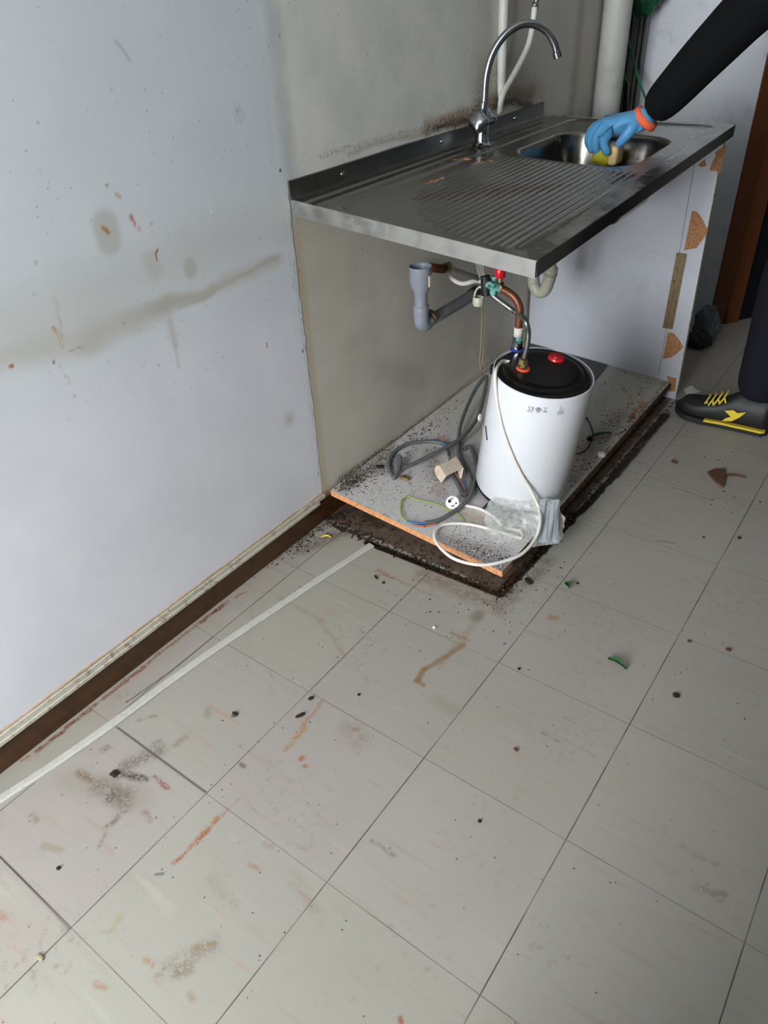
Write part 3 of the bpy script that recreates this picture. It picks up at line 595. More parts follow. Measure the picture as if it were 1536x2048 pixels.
struct('trim_1', wavy(NB(), -.001, .0125, .068, .0755, RY0, 1.085, .0008), M['trim_white'])
struct('trim_2', wavy(NB(), -.001, .0085, .0757, .088, RY0, 1.112, .0018, seed=3), M['trim_white'])
struct('trim_3', wavy(NB(), -.001, .0042, .088, .0925, RY0, 1.108, .003, .012, seed=8), M['dirt_line'])

# ------------------------------------------------------------------ sink unit top
X0, X1, Y0, LEN = 0.0, .60, 1.113, 1.24
def sz(x, y): return .865-.049*(x/.6)*(1-(y-Y0)/LEN)
def rrect(x, y, cx, cy, hx, hy, r):
    dx = abs(x-cx)-hx+r; dy = abs(y-cy)-hy+r
    return math.hypot(max(dx, 0), max(dy, 0))+min(max(dx, dy), 0)-r
starts = [(.13, 1.40), (.2, 1.295), (.233, 1.25), (.306, 1.182), (.35, 1.16), (.4, 1.14), (.47, 1.13), (.54, 1.15)]
def ystart(x):
    for (a, ya), (b_, yb) in zip(starts, starts[1:]):
        if a <= x <= b_: return ya+(yb-ya)*(x-a)/(b_-a)
    return 1.4 if x < .13 else 1.2
PITCH = .0172
def hsink(x, y):
    h = .0035*math.exp(-((x-.040)/.005)**2)+.003*math.exp(-((x-.072)/.006)**2)
    dd = rrect(x, y, .332, 1.735, .225, .600, .04)
    h -= .0045*(1-smoothstep(-.010, 0, dd))
    db = rrect(x, y, .335, 1.975, .167, .187, .085)
    if .16 < x < .535:
        row = round((x-.17)/PITCH); xs = .17+row*PITCH
        yst = ystart(xs)+(.012 if row % 2 else 0)
        w = smoothstep(yst-.004, yst+.014, y)*(1-smoothstep(1.755, 1.785, y))*smoothstep(.0, .03, db)
        h += w*.0017*math.cos(2*math.pi*(x-.17)/PITCH)
    if db < 0.004:
        h -= .004*smoothstep(-.004, .004, -db)
        h -= .15*smoothstep(0.0, .038, -db)
    return h
tsink = thing('sink_top', 'stainless steel sink top with ribbed drainer and one basin, fixed to the wall', 'sink', (.3, 1.73, .80))
NX, NY = 200, 400
xs = [X0+.002+(X1-X0-.002)*i/NX for i in range(NX+1)]; ys = [Y0+LEN*j/NY for j in range(NY+1)]
b = NB(); G = [[b.verts.new((x, y, sz(x, y)+hsink(x, y))) for x in xs] for y in ys]
for j in range(NY):
    for i in range(NX): b.faces.new([G[j][i], G[j][i+1], G[j+1][i+1], G[j+1][i]])
top = obj('drainer_surface', b, M['sink'], tsink, 'all')
WM[top.name] = WM[tsink.name]
paint(top, 0, 1, [(A, B, R, .8, (206, 128, 72), 1, 1) for A, B, R in [((0.149, 1.425, 0.856), (0.164, 1.491, 0.856), .008), ((0.093, 1.639, 0.861), (0.135, 1.72, 0.859), .009), ((0.145, 1.64, 0.858), (0.174, 1.704, 0.858), .008), ((0.11, 1.419, 0.858), (0.117, 1.43, 0.858), .004), ((0.158, 1.774, 0.859), (0.162, 1.783, 0.859), .004), ((0.066, 1.67, 0.862), (0.069, 1.678, 0.862), .004)]])
def edgebox(bm, a, c, th, z0, z1, bev=0):
    """vertical strip between floor points a and c following the sink plane; th = offset vector"""
    a, c, th = Vector((*a, 0)), Vector((*c, 0)), Vector((*th, 0)); q = []
    for dz in (z0, z1):
        for p in (a, c, c+th, a+th): q.append(Vector((p.x, p.y, sz(p.x, p.y)+dz)))
    return hexa(bm, q, bev)
obj('near_apron', edgebox(NB(), (.002, Y0), (X1, Y0), (0, .003), -.032, .0012, .0006), M['steel_edge'], tsink)
obj('front_apron', edgebox(NB(), (X1, Y0), (X1, Y0+LEN), (-.003, 0), -.030, .0004, .0006), M['steel_dark'], tsink, label='steel front edge with a dark reflection in its colour')
obj('far_apron', edgebox(NB(), (.002, Y0+LEN), (X1, Y0+LEN), (0, -.003), -.030, .0004, .0006), M['steel_edge'], tsink)
b = NB(); edgebox(b, (.02, Y0+.02), (.02, 1.76), (.56, 0), -.026, -.010); edgebox(b, (.52, 1.76), (.52, Y0+LEN-.01), (.065, 0), -.028, -.010); edgebox(b, (.02, 2.2), (.02, Y0+LEN-.01), (.5, 0), -.026, -.010)
obj('chipboard_core', b, M['chip_dark'], tsink)
b = NB(); nn = 60; R_ = []
for i in range(nn+1):
    y = Y0+(2.337-Y0)*i/nn; w = .0012*math.sin(y*9)+.0015*noise.noise(Vector((0, y*5, 2)))
    zt = .9035+w; z0 = .864
    R_.append([b.verts.new(p) for p in ((.0, y, z0), (.010, y, z0), (.0055, y, z0+.008), (.0050+w*.5, y, zt), (.0, y, zt+.001))])
for i in range(nn):
    for k in range(4): b.faces.new([R_[i][k], R_[i][k+1], R_[i+1][k+1], R_[i+1][k]])
b.faces.new(R_[0]); b.faces.new(R_[-1][::-1]); bmesh.ops.recalc_face_normals(b, faces=b.faces)
ups = obj('upstand', b, M['steel_back'], tsink, True)
for (u_, v_, z_) in ((0.006, 1.295, 0.884), (0.006, 2.141, 0.886), (0.006, 1.725, 0.886)):
    b = NB(); lathe(b, [(0, .005), (.003, .0048), (.0055, .003), (.0062, 0)], axisM((.005, v_, z_), (1, 0, 0)), 20)
    obj('screw', b, M['chrome'], ups, True)
b = NB(); lathe(b, [(.028, 0), (.026, .003), (.018, .001), (0, .001)], Matrix.Translation((.335, 1.975, sz(.335, 1.975)-.157)), 32); obj('drain_strainer', b, M['chrome'], tsink, True)

# side panel carrying the far end
tp = thing('side_panel', 'white laminate side panel with torn chipboard patches holding up the far end of the sink', 'cabinet panel', (.29, 2.34, 0))
b = NB(); hexa(b, [(.012, 2.332, .0), (.592, 2.332, .0), (.592, 2.35, .0), (.012, 2.35, .0), (.002, 2.332, .832), (.580, 2.332, .832), (.580, 2.35, .832), (.002, 2.35, .832)])
obj('board', b, M['panel'], tp)
b = NB(); hexa(b, [(.592, 2.331, .0), (.5945, 2.331, .0), (.5945, 2.351, .0), (.592, 2.351, .0), (.580, 2.331, .832), (.5825, 2.331, .832), (.5825, 2.351, .832), (.580, 2.351, .832)])
obj('edge_band', b, M['trim_white'], tp)
b = NB(); hexa(b, [(.5205, 2.3312, .075), (.5217, 2.3312, .075), (.5217, 2.3325, .075), (.5205, 2.3325, .075), (.5105, 2.3312, .80), (.5117, 2.3312, .80), (.5117, 2.3325, .80), (.5105, 2.3325, .80)])
obj('seam', b, M['seam'], tp, label='thin dark vertical joint')
for pts in ([(0.53, 2.332, 0.627), (0.544, 2.332, 0.627), (0.563, 2.332, 0.61), (0.589, 2.332, 0.575), (0.578, 2.332, 0.546), (0.565, 2.332, 0.52), (0.528, 2.332, 0.508)],
            [(0.526, 2.332, 0.236), (0.547, 2.332, 0.235), (0.567, 2.332, 0.216), (0.586, 2.332, 0.194), (0.57, 2.332, 0.169), (0.555, 2.332, 0.151), (0.525, 2.332, 0.137)],
            [(0.584, 2.332, 0.812), (0.593, 2.332, 0.815), (0.589, 2.332, 0.741), (0.585, 2.332, 0.734), (0.58, 2.332, 0.745), (0.558, 2.332, 0.746), (0.561, 2.332, 0.767), (0.568, 2.332, 0.785), (0.564, 2.332, 0.794)],
            [(0.522, 2.332, 0.757), (0.539, 2.332, 0.775), (0.546, 2.332, 0.756), (0.532, 2.332, 0.752)],
            [(0.551, 2.332, 0.079), (0.584, 2.332, 0.078), (0.587, 2.332, 0.031), (0.571, 2.332, 0.023)]):
    obj('chipboard_patch', prism(NB(), pts, (0, -1, 0), .0012), M['chip'], tp, label='bare brown chipboard where the laminate tore off')
b = NB(); prism(b, [(0.508, 2.33, 0.499), (0.522, 2.33, 0.499), (0.522, 2.33, 0.249), (0.507, 2.33, 0.248)], (0, -1, 0), .003); prism(b, [(0.524, 2.33, 0.499), (0.54, 2.33, 0.498), (0.539, 2.33, 0.249), (0.524, 2.33, 0.248)], (0, -1, 0), .003)
hg = obj('hinge_strip', b, M['hinge'], tp, label='tarnished brass hinge plate')
b = NB(); p_ = Vector((0.516, 2.327, 0.408)); lathe(b, [(0, .0015), (.0025, .001), (.003, 0)], axisM(p_, (0, -1, 0)), 12); obj('screw', b, M['dark'], hg)

# ------------------------------------------------------------------ mixer tap
tb = Vector((0.065, 1.837, 0.863)); tb.z -= .002
tt = thing('mixer_tap', 'chrome two-handle mixer tap with a tall swan-neck spout standing on the back of the sink', 'tap', tb)
b = NB(); lathe(b, [(0, 0), (.026, 0), (.026, .004), (.021, .008), (.0185, .014), (.0175, .035), (.019, .05), (.017, .062), (.012, .068), (0, .07)], Matrix.Translation(tb), 32); obj('body', b, M['chrome'], tt, True)
sp = [tb+Vector((0, 0, .06)), tb+Vector((.003, 0, .10))]+[Vector(p) for p in ((0.06847, 1.84, 0.9726), (0.07114, 1.842, 1.031), (0.08327, 1.851, 1.08), (0.1068, 1.868, 1.117), (0.1366, 1.891, 1.137), (0.1653, 1.912, 1.137), (0.1918, 1.932, 1.121), (0.2091, 1.945, 1.094), (0.2185, 1.952, 1.065))]
obj('spout', tube(NB(), sp, [.0105]+[.0098]*9+[.0098], 16, 8), M['chrome'], tt, 'all')
b = NB(); dd = (sp[-1]-sp[-2]).normalized(); lathe(b, [(.009, -.012), (.0115, -.010), (.0118, .004), (.009, .005), (0, .003)], axisM(sp[-1], dd), 20); obj('aerator', b, M['chrome'], tt, True)
for dirv, nm in (((.25, -1, .55), 'handle'), ((-.2, 1, .42), 'handle')):
    dv = Vector(dirv).normalized(); b = NB(); q = tb+Vector((0, 0, .045))
    lathe(b, [(.010, 0), (.011, .012), (.015, .018), (.024, .030), (.0265, .040), (.024, .050), (.014, .055), (0, .056)], axisM(q, dv), 24)
    Mi = axisM(q, dv).inverted()
    for v in b.verts:
        l = Mi @ v.co
        if l.z > .024:
            a_ = math.atan2(l.y, l.x); k = 1+.13*math.cos(a_*4); l.x *= k; l.y *= k; v.co = axisM(q, dv) @ l
    obj(nm, b, M['chrome'], tt, 'all')

# ------------------------------------------------------------------ pipes and hoses on the wall
b = NB(); tube(b, [(.016, 2.03, .935), (.014, 2.03, 1.0), (.012, 2.03, 1.3), (.012, 2.03, RZ)], [.004, .012, .014, .014], 16, 6)
obj('painted_pipe', b, M['pipe_white'], None, 'all', label='slim white painted pipe running up the wall behind the swan-neck tap', cat='pipe')
hs = thing('water_hose', 'white flexible hose with a metal end hanging down the wall behind the tap', 'hose', (0.02, 2.018, 0.916))
P_ = [(0.02, 2.018, 0.916), (0.03, 2.008, 0.958), (0.035, 2.04, 0.992), (0.04, 2.081, 1.029), (0.04, 2.13, 1.07), (0.04, 2.152, 1.111), (0.04, 2.16, 1.158), (0.04, 2.162, 1.168)]
obj('hose', tube(NB(), P_, .0085, 12, 6), M['hose_white'], hs, 'all')
obj('connector', tube(NB(), [(0.04, 2.162, 1.165), (0.04, 2.164, 1.177), (0.04, 2.169, 1.181), (.04, 2.2, 1.45)], [.0095, .0095, .007, .007], 12, 3), M['braid'], hs, 'all')
def cyl(p, q, r, seg=28): 
    return tube(NB(), [p, q], r, seg, 1)
obj('drain_pipe', cyl((.055, 2.745, 0), (.055, 2.745, RZ), .047, 36), M['pipe_white'], None, 'all', label='wide white vertical pipe in the back corner beyond the sink', cat='pipe')
obj('riser_pipe', cyl((.04, 2.845, 0), (.04, 2.845, RZ), .013), M['pipe_beige'], None, 'all', label='thin beige vertical pipe just right of the wide white pipe', cat='pipe')
for i, (x_, w_, m_) in enumerate(((.012, .022, 'alu'), (.037, .010, 'pipe_beige'), (.053, .012, 'alu'))):
    struct('trim_%d' % (4+i), box(NB(), (x_, 3.015+.006*i, 0), (x_+w_, 3.05, RZ), .002), M[m_])
# green bag, net and cord hanging in that corner
g = thing('green_carrier_bag', 'crumpled dark green plastic bag hanging at the top of the back corner', 'bag', (0.075, 2.95, 1.12))
b = NB(); bmesh.ops.create_icosphere(b, subdivisions=4, radius=1)
c_ = Vector((0.071, 2.95, 1.146)) + Vector((0, 0, .03))
for v in b.verts:
    p = v.co.copy(); k = 1+.28*noise.noise(p*2.2)+.10*noise.noise(p*7)
    v.co = c_+Vector((p.x*.062*k, p.y*.045*k, p.z*.075*k))
obj('bag_body', b, M['green_dark'], g, 'all')
b = NB(); tube(b, [c_+Vector((0, 0, .06)), c_+Vector((-.01, .01, .16)), c_+Vector((0, .05, .24))], .006, 8); obj('bag_handle', b, M['green_dark'], g, 'all')
obj('hanging_twine', tube(NB(), [(0.018, 2.93, 1.116), (0.026, 2.93, 1.062), (0.05, 2.93, 1.001), (0.087, 2.93, 0.923), (0.142, 2.9, 0.848), (0.17, 2.88, 0.811), (0.194, 2.86, 0.774)], .0042, 8), M['green'], None, 'all', label='green cord dangling from the green bag down behind the gloved hand', cat='twine')
nt = thing('green_net_bag', 'folded green net bag with a black strap hung low beside the vertical pipes', 'bag', (0.044, 2.93, 0.8))
b = NB()
A_, B_, C_, D_ = (Vector(p) for p in ((0.034, 2.93, 0.923), (0.05, 2.93, 0.907), (0.044, 2.93, 0.788), (0.018, 2.93, 0.791)))
prism(b, [A_, B_, C_, D_], (0, -1, 0), .012); obj('net', b, M['green_dark'], nt)
obj('rim_cord', tube(NB(), [(0.03, 2.91, 0.802), (0.034, 2.91, 0.86), (0.043, 2.91, 0.917), (0.047, 2.91, 0.925), (0.048, 2.91, 0.869), (0.049, 2.91, 0.798)], .003, 8), M['green'], nt, 'all')
b = NB(); prism(b, [(0.043, 2.925, 0.915), (0.06, 2.925, 0.9), (0.071, 2.925, 0.807), (0.052, 2.925, 0.799)], (0, -1, 0), .01); obj('strap', b, M['black'], nt)

# ------------------------------------------------------------------ under the sink
tf = thing('waste_funnel', 'grey plastic waste funnel pipe with an elbow, fixed to the beige wall under the sink', 'waste pipe', (0.06, 1.477, 0.406))
cu = Vector((0.065, 1.524, 0.612)); cl = Vector((0.06, 1.474, 0.446))
ax = (cl-cu); ax.x = 0; L_ = ax.length; ax = Vector((0, 0, -1))
b = NB(); lathe(b, [(.0285, .002), (.0305, 0), (.0305, .046), (.019, .072), (.0180, .10), (.0180, .152), (.0155, .152), (.0155, .07), (.0275, .046), (.0275, .004), (.0285, .002)], axisM((cu.x, cu.y, cu.z+.004), (0, 0, -1)), 32)
obj('funnel_cup', b, M['grey_pvc'], tf, True)
e0 = Vector((cu.x, cu.y, cu.z-.10)); zb = cu.z-.165
b = NB(); tube(b, [e0+Vector((0, 0, -.005)), (cu.x, cu.y, zb+.022), (cu.x, cu.y+.004, zb+.008), (cu.x, cu.y+.016, zb), (cu.x, cu.y+.03, zb+.003), (cu.x, cu.y+.036, zb+.006)], .0215, 24, 4)
el = obj('elbow', b, M['grey_pvc'], tf, 'all')
pe = Vector((0.065, 1.816, 0.449))
b = NB(); tube(b, [(cu.x, cu.y+.02, zb+.001), (cu.x, pe.y, pe.z), (cu.x-.02, pe.y+.02, pe.z+.003)], .0170, 24, 4); obj('horizontal_pipe', b, M['grey_pvc_dirty'], tf, 'all', label='dusty darker pipe running along the wall')
b = NB(); q = Vector((cu.x, pe.y-.012, pe.z-.002)); tube(b, [q, (cu.x, pe.y+.012, pe.z)], .0205, 24, 1); obj('collar', b, M['black'], tf, 'all')
b = NB(); box(b, (cu.x+.029, cu.y-.006, cu.z-.048), (cu.x+.0325, cu.y+.008, cu.z-.018), .001); obj('paper_label', b, M['box'], tf)
q = Vector((cu.x, cu.y+.04, zb+.008)); b = NB(); tube(b, [q, q+Vector((0, .014, .004))], .0215, 20, 1); obj('glue_ring', b, M['hinge'], tf, 'all')

tr = thing('trap_pipe', 'beige plastic U-bend trap showing below the front corner of the sink', 'trap pipe', (0.224, 1.95, 0.42))
P_ = [(0.192, 1.95, 0.564), (0.196, 1.95, 0.496), (0.2, 1.95, 0.461), (0.217, 1.95, 0.441), (0.237, 1.95, 0.447), (0.249, 1.95, 0.479), (0.251, 1.95, 0.5), (0.248, 1.95, 0.549)]
obj('u_bend', tube(NB(), P_, .0185, 20, 6), M['beige_pvc'], tr, 'all')
obj('tail_pipe', tube(NB(), [P_[-1], Vector(P_[-1])+Vector((.02, .01, .05)), (.335, 1.975, .66), (.335, 1.975, .700)], .0185, 20, 5), M['beige_pvc'], tr, 'all')
obj('wall_outlet', tube(NB(), [P_[0], Vector(P_[0])+Vector((-.01, 0, .03)), Vector(P_[0])+Vector((-.06, 0, .04)), (.0, 1.95, P_[0][2]+.04)], .0185, 20, 5), M['beige_pvc'], tr, 'all')
a_, c2 = Vector(P_[5]), Vector(P_[6]); b = NB(); tube(b, [c2+Vector((0, 0, -.004)), c2+Vector((.001, 0, .02))], .0215, 20, 1); obj('coupling_nut', b, M['beige_pvc'], tr, 'all')
q = Vector((0.198, 1.95, 0.466)); b = NB(); tube(b, [q, q+Vector((0, 0, .004))], .0195, 20, 1); obj('coupling_ring', b, M['beige_pvc'], tr, 'all')

# safety valve group
IN = Vector((0.3815, 1.496, 0.4493)); OUT = Vector((0.442, 1.411, 0.4388))
tv = thing('safety_valve', 'corroded turquoise safety valve with a red knob and copper pipe above the white water heater', 'valve', (0.316, 1.496, 0.607))
vc = Vector((0.309, 1.496, 0.609))
def blob(c, sx, sy, s_z, seed, amp=.25):
    b = NB(); bmesh.ops.create_icosphere(b, subdivisions=4, radius=1)
    for v in b.verts:
        p = v.co.copy(); k = 1+amp*noise.noise(p*2.1+Vector((seed, 0, 0)))+amp*.5*noise.noise(p*6+Vector((0, seed, 0)))
        v.co = Vector(c)+Vector((p.x*sx*k, p.y*sy*k, p.z*s_z*k))
    return b
b = NB(); tube(b, [(0.289, 1.496, 0.611), (0.329, 1.496, 0.61)], .0135, 8, 1); tube(b, [(0.3, 1.496, 0.615), (0.307, 1.496, 0.586)], .010, 12, 1); tube(b, [(0.312, 1.496, 0.635), (0.315, 1.496, 0.606)], .012, 12, 1)
obj('valve_body', b, M['teal'], tv, True)
b = NB(); tube(b, [(0.28, 1.496, 0.63), (0.286, 1.496, 0.582)], .0125, 14, 1); tube(b, [(0.274, 1.496, 0.616), (0.297, 1.496, 0.616)], .010, 14, 1); obj('black_tap_body', b, M['black'], tv, True)
b = NB(); lathe(b, [(0, .026), (.012, .026), (.0142, .022), (.0142, .006), (.012, .002), (0, .002)], axisM((0.322, 1.496, 0.631), (0, 0, 1)), 20)
for v in b.verts: pass
obj('red_knob', b, M['red'], tv, True)
b = NB(); tube(b, [(0.323, 1.496, 0.638), (0.322, 1.496, 0.611)], .007, 12, 1); obj('knob_stem', b, M['brass'], tv, True)
b = NB(); lathe(b, [(.010, 0), (.0135, 0), (.0150, .006), (.0150, .017), (.012, .022), (.009, .022)], axisM((0.263, 1.496, 0.552), (0, 0, 1)), 20); obj('drip_cup', b, M['beige_pvc'], tv, True)
b = NB(); tube(b, [(0.251, 1.496, 0.558), (0.251, 1.496, 0.576), (0.258, 1.496, 0.593), (0.269, 1.496, 0.6), (0.276, 1.496, 0.587), (0.272, 1.496, 0.562)], .0028, 8); obj('cup_bracket', b, M['beige_pvc'], tv, 'all')
b = NB(); tube(b, [(0.321, 1.496, 0.609), (0.329, 1.496, 0.606)], .0115, 8, 1); obj('compression_nut', b, M['brass'], tv)
b = NB(); tube(b, [(0.328, 1.496, 0.605), (0.346, 1.496, 0.6), (0.367, 1.496, 0.588), (0.381, 1.496, 0.567), (0.382, 1.496, 0.541), (IN.x, IN.y, IN.z+.045)], .0100, 16, 6); obj('copper_pipe', b, M['copper'], tv, 'all')
b = NB(); tube(b, [(IN.x+.0005, IN.y, IN.z+.042), (IN.x+.001, IN.y, IN.z+.066)], .0118, 16, 1); obj('tape_wrap', b, M['tape'], tv, 'all')
b = NB(); tube(b, [(IN.x, IN.y, IN.z+.024), (IN.x, IN.y, IN.z+.042)], .0135, 6, 1); obj('green_nut', b, M['teal'], tv)
b = NB(); tube(b, [(IN.x, IN.y, IN.z+.008), (IN.x, IN.y, IN.z+.026)], .0145, 12, 1); obj('union_nut', b, M['chrome'], tv)
th1 = thing('supply_hose', 'braided hose with a pale second hose from the brown wall fitting to the turquoise valve', 'hose', (0.03, 1.677, 0.557))
w0 = Vector((0.035, 1.68, 0.561))
b = NB(); tube(b, [w0+Vector((-.035, -.03, .006)), w0+Vector((-.015, -.018, .004)), w0+Vector((.0, -.004, 0)), w0+Vector((.004, .012, -.002))], .0125, 14, 4); obj('wall_elbow', b, M['copper'], th1, 'all', label='dark brown metal elbow')
b = NB(); tube(b, [w0+Vector((.003, .012, -.002)), w0+Vector((.008, .028, -.003))], .0155, 8, 1); obj('nut', b, M['brass'], th1)
e_ = Vector((0.283, 1.496, 0.618))
b = NB(); tube(b, [w0+Vector((.006, .024, -.002)), lerp(w0, e_, .5)+Vector((0, 0, .004)), e_], .0065, 12, 8); obj('braided_hose', b, M['braid'], th1, 'all')
b = NB(); tube(b, [w0+Vector((.006, .02, -.008)), (0.08, 1.665, 0.542), (0.12, 1.654, 0.538), (0.18, 1.62, 0.565), e_+Vector((-.01, 0, -.002))], .0065, 12, 8); obj('pale_hose', b, M['hose_white'], th1, 'all')
b = NB()
for k in range(5):
    a0 = Vector((0.266, 1.496, 0.623))+Vector((.003*k, .002*k, .0)); tube(b, [Vector((0.247, 1.496, 0.653))+Vector((.004*k, .003*k, .03)), a0+Vector((-.006, 0, .012)), a0+Vector((.003, 0, -.004))], .0020, 6)
obj('loose_cable_bundle', b, M['braid'], None, 'all', label='bundle of thin braided tails coming down behind the sink edge above the valve', cat='hose')
th2 = thing('heater_hose', 'thin braided hose arching from the valve down to the orange ring on the heater', 'hose', OUT)
P_ = [(0.302, 1.496, 0.585), (0.325, 1.496, 0.573), (0.355, 1.496, 0.559), (0.378, 1.496, 0.549), (0.439, 1.411, 0.574), (0.45, 1.411, 0.545), (0.449, 1.411, 0.506), (OUT.x+.001, OUT.y, OUT.z+.036)]
obj('hose', tube(NB(), P_, .0066, 12, 6), M['braid'], th2, 'all')
b = NB(); tube(b, [(OUT.x, OUT.y, OUT.z+.016), (OUT.x, OUT.y, OUT.z+.036)], .0115, 6, 1); tube(b, [(OUT.x, OUT.y, OUT.z+.018), (OUT.x, OUT.y, OUT.z+.025)], .0130, 8, 1); obj('nut', b, M['brass'], th2)
b = NB(); tube(b, [(0.05, 1.895, 0.382), (0.04, 1.917, 0.309), (0.03, 1.933, 0.231), (0.02, 1.947, 0.169), (0.02, 1.96, 0.126)], .0030, 8); tube(b, [(0.052, 1.912, 0.377), (0.042, 1.931, 0.305), (0.03, 1.951, 0.215), (0.02, 1.964, 0.125)], .0022, 8)
obj('pull_string', b, M['cord'], None, 'all', label='old yellowish double string hanging from the plastic drip cup to the board', cat='string')

# ------------------------------------------------------------------ base board, charcoal sheet
def bz(x): return .09-.03*x/.57
tbo = thing('base_board', 'white laminated chipboard base panel covered in dirt, tilted on the floor under the sink', 'cabinet board', (.29, 1.72, .06))
c4 = [(.012, 1.133), (.568, 1.115), (.566, 2.328), (.004, 2.328)]
C4 = [np.array(p) for p in c4]
def brd(u, v):
    x = (C4[0][0]*(1-u)+C4[1][0]*u)*(1-v)+(C4[3][0]*(1-u)+C4[2][0]*u)*v; y = (C4[0][1]*(1-u)+C4[1][1]*u)*(1-v)+(C4[3][1]*(1-u)+C4[2][1]*u)*v
    return x, y, .09-.03*x/.57
lt = grid_object('laminate_top', brd, 190, 400, [], M['board'], None, tbo)
paint(lt, 0, 1, BOARD_MARKS, (.012, 40), (.012, 60))
b = NB(); q = [(x, y, bz(x)-.018) for x, y in c4]+[(x, y, bz(x)-.0003) for x, y in c4]; hexa(b, q); obj('chipboard_core', b, M['chip_edge'], tbo, label='light brown raw chipboard edge')
b = NB(); q = [(x, y, bz(x)-.0195) for x, y in ((.5695, 1.16), (.5715, 1.16), (.571, 2.325), (.5690, 2.325))]; q += [(x, y, z+.0175) for x, y, z in q]; hexa(b, q); obj('front_edge_strip', b, M['chip_dark'], tbo, label='black rotten front edge')
# supports it lies on
for i, (x_, y_) in enumerate(((.06, 1.30), (.40, 1.40), (.10, 2.2), (.50, 2.2))):
    b = NB(); box(b, (x_-.02, y_-.05, 0), (x_+.02, y_+.05, bz(x_+.02)-.0185)); obj('bearer_block', b, M['chip_dark'], None, label='dark rotten wood block under the base board, '+('near the wall at the open end', 'under the heater', 'by the wall at the far end', 'by the side panel')[i], cat='wood block')
b = NB(); c4 = [(.075, 1.30), (.515, 1.305), (.345, 2.32), (.012, 2.32)]
c4 = [(.26, 1.62), (.40, 1.62), (.338, 2.322), (.014, 2.322), (.06, 2.0)]
prism(b, [(x, y, bz(x)+.0003) for x, y in c4], (0, 0, 1), .0032)
obj('charcoal_sheet', b, M['mat'], None, label='flat charcoal grey sheet lying on the base board behind the heater', cat='sheet')
b = NB(); q = [(x, y, bz(x)+.0005) for x, y in ((.40, 1.30), (.515, 1.30), (.515, 1.42), (.40, 1.42))]; q += [(x, y, z+.003) for x, y, z in q]; hexa(b, q)
obj('grey_shim', b, M['mat'], None, label='small grey square showing under the front of the heater', cat='sheet')

# ------------------------------------------------------------------ water heater
HB, HA = Vector((0.4356, 1.4537, 0.0671)), Vector((0.132, -0.0283, 0.9908))
HB = HB+Vector((0, 0, .004))
rotH = HA.to_track_quat('Z', 'Y').to_matrix()
HM = Matrix.Translation(HB) @ rotH.to_4x4()
tw = thing('water_heater', 'white cylindrical water heater with black top and red button, standing on the base board', 'water heater', HB, rotH)
HR, HH = .1257, .3704
b = NB(); lathe(b, [(0, 0), (HR-.012, 0), (HR-.006, .004), (HR-.005, .014), (HR-.008, .016), (0, .016)], HM, 96); obj('base_ring', b, M['cap'], tw, True)
b = NB(); lathe(b, [(0, .012), (HR-.014, .012), (HR-.004, .016), (HR, .026), (HR, HH-.006), (HR-.0008, HH-.001), (HR-.003, HH), (HR-.0045, HH-.003), (HR-.005, HH-.012), (0, HH-.012)], HM, 96); obj('tank', b, M['tank'], tw, True)
b = NB(); lathe(b, [(HR-.0052, HH-.012), (HR-.0055, HH-.004), (HR-.012, HH+.002), (HR-.022, HH+.004), (HR-.026, HH+.0025), (HR-.029, HH+.0055), (HR-.034, HH+.0075), (HR-.05, HH+.007), (0, HH+.006)], HM, 96); cap = obj('top_cap', b, M['cap'], tw, True)
kz = Vector((0.4837, 1.513, 0.4422))
b = NB(); lathe(b, [(0, .014), (.006, .0145), (.010, .0135), (.0105, .0125), (.015, .0125), (.0155, .0115), (.019, .011), (.0215, .008), (.0222, 0)], axisM(kz, HA), 32); obj('red_button', b, M['red'], tw, True)
b = NB(); lathe(b, [(.009, 0), (.019, 0), (.0185, .005), (.015, .007), (.009, .007)], axisM(IN+HA*.004, HA), 24); obj('blue_ring', b, M['blue_ring'], tw, True)
b = NB(); tube(b, [IN, IN+HA*.016], .0095, 14, 1); obj('inlet_stub', b, M['copper'], tw)
b = NB(); lathe(b, [(.009, 0), (.0178, 0), (.0178, .005), (.0155, .008), (.009, .008)], axisM(OUT+HA*.0072, HA), 24); obj('orange_ring', b, M['orange'], tw, True)
b = NB(); tube(b, [OUT, OUT+HA*.014], .009, 14, 1); obj('outlet_stub', b, M['copper'], tw)
b = NB(); q = Vector((0.376, 1.396, 0.4431)); box(b, q-Vector((.012, .012, .016)), q+Vector((.006, .012, .006)), .002); obj('cap_lug', b, M['cap'], tw)
q = Vector((0.3586, 1.373, 0.2574)); q2 = Vector((0.3408, 1.388, 0.2947))
b = NB()
b = blob(q2+Vector((-.002, -.001, 0)), .004, .008, .010, 3, .3); obj('torn_tape', b, M['tape'], tw, 'all')
b = NB(); p1, p2 = Vector((0.3717, 1.361, 0.2911)), Vector((0.3861, 1.345, 0.261)); tube(b, [p1, p2], .004, 8, 2, sq=(1, .3)); obj('side_slot', b, M['wire_black'], tw, 'all')
b = NB(); p1, p2 = Vector((0.3449, 1.393, 0.271)), Vector((0.3858, 1.343, 0.224)); tube(b, [p1, p2], .0045, 8, 2, sq=(1, .3)); obj('clear_tape', b, M['tape'], tw, 'all')
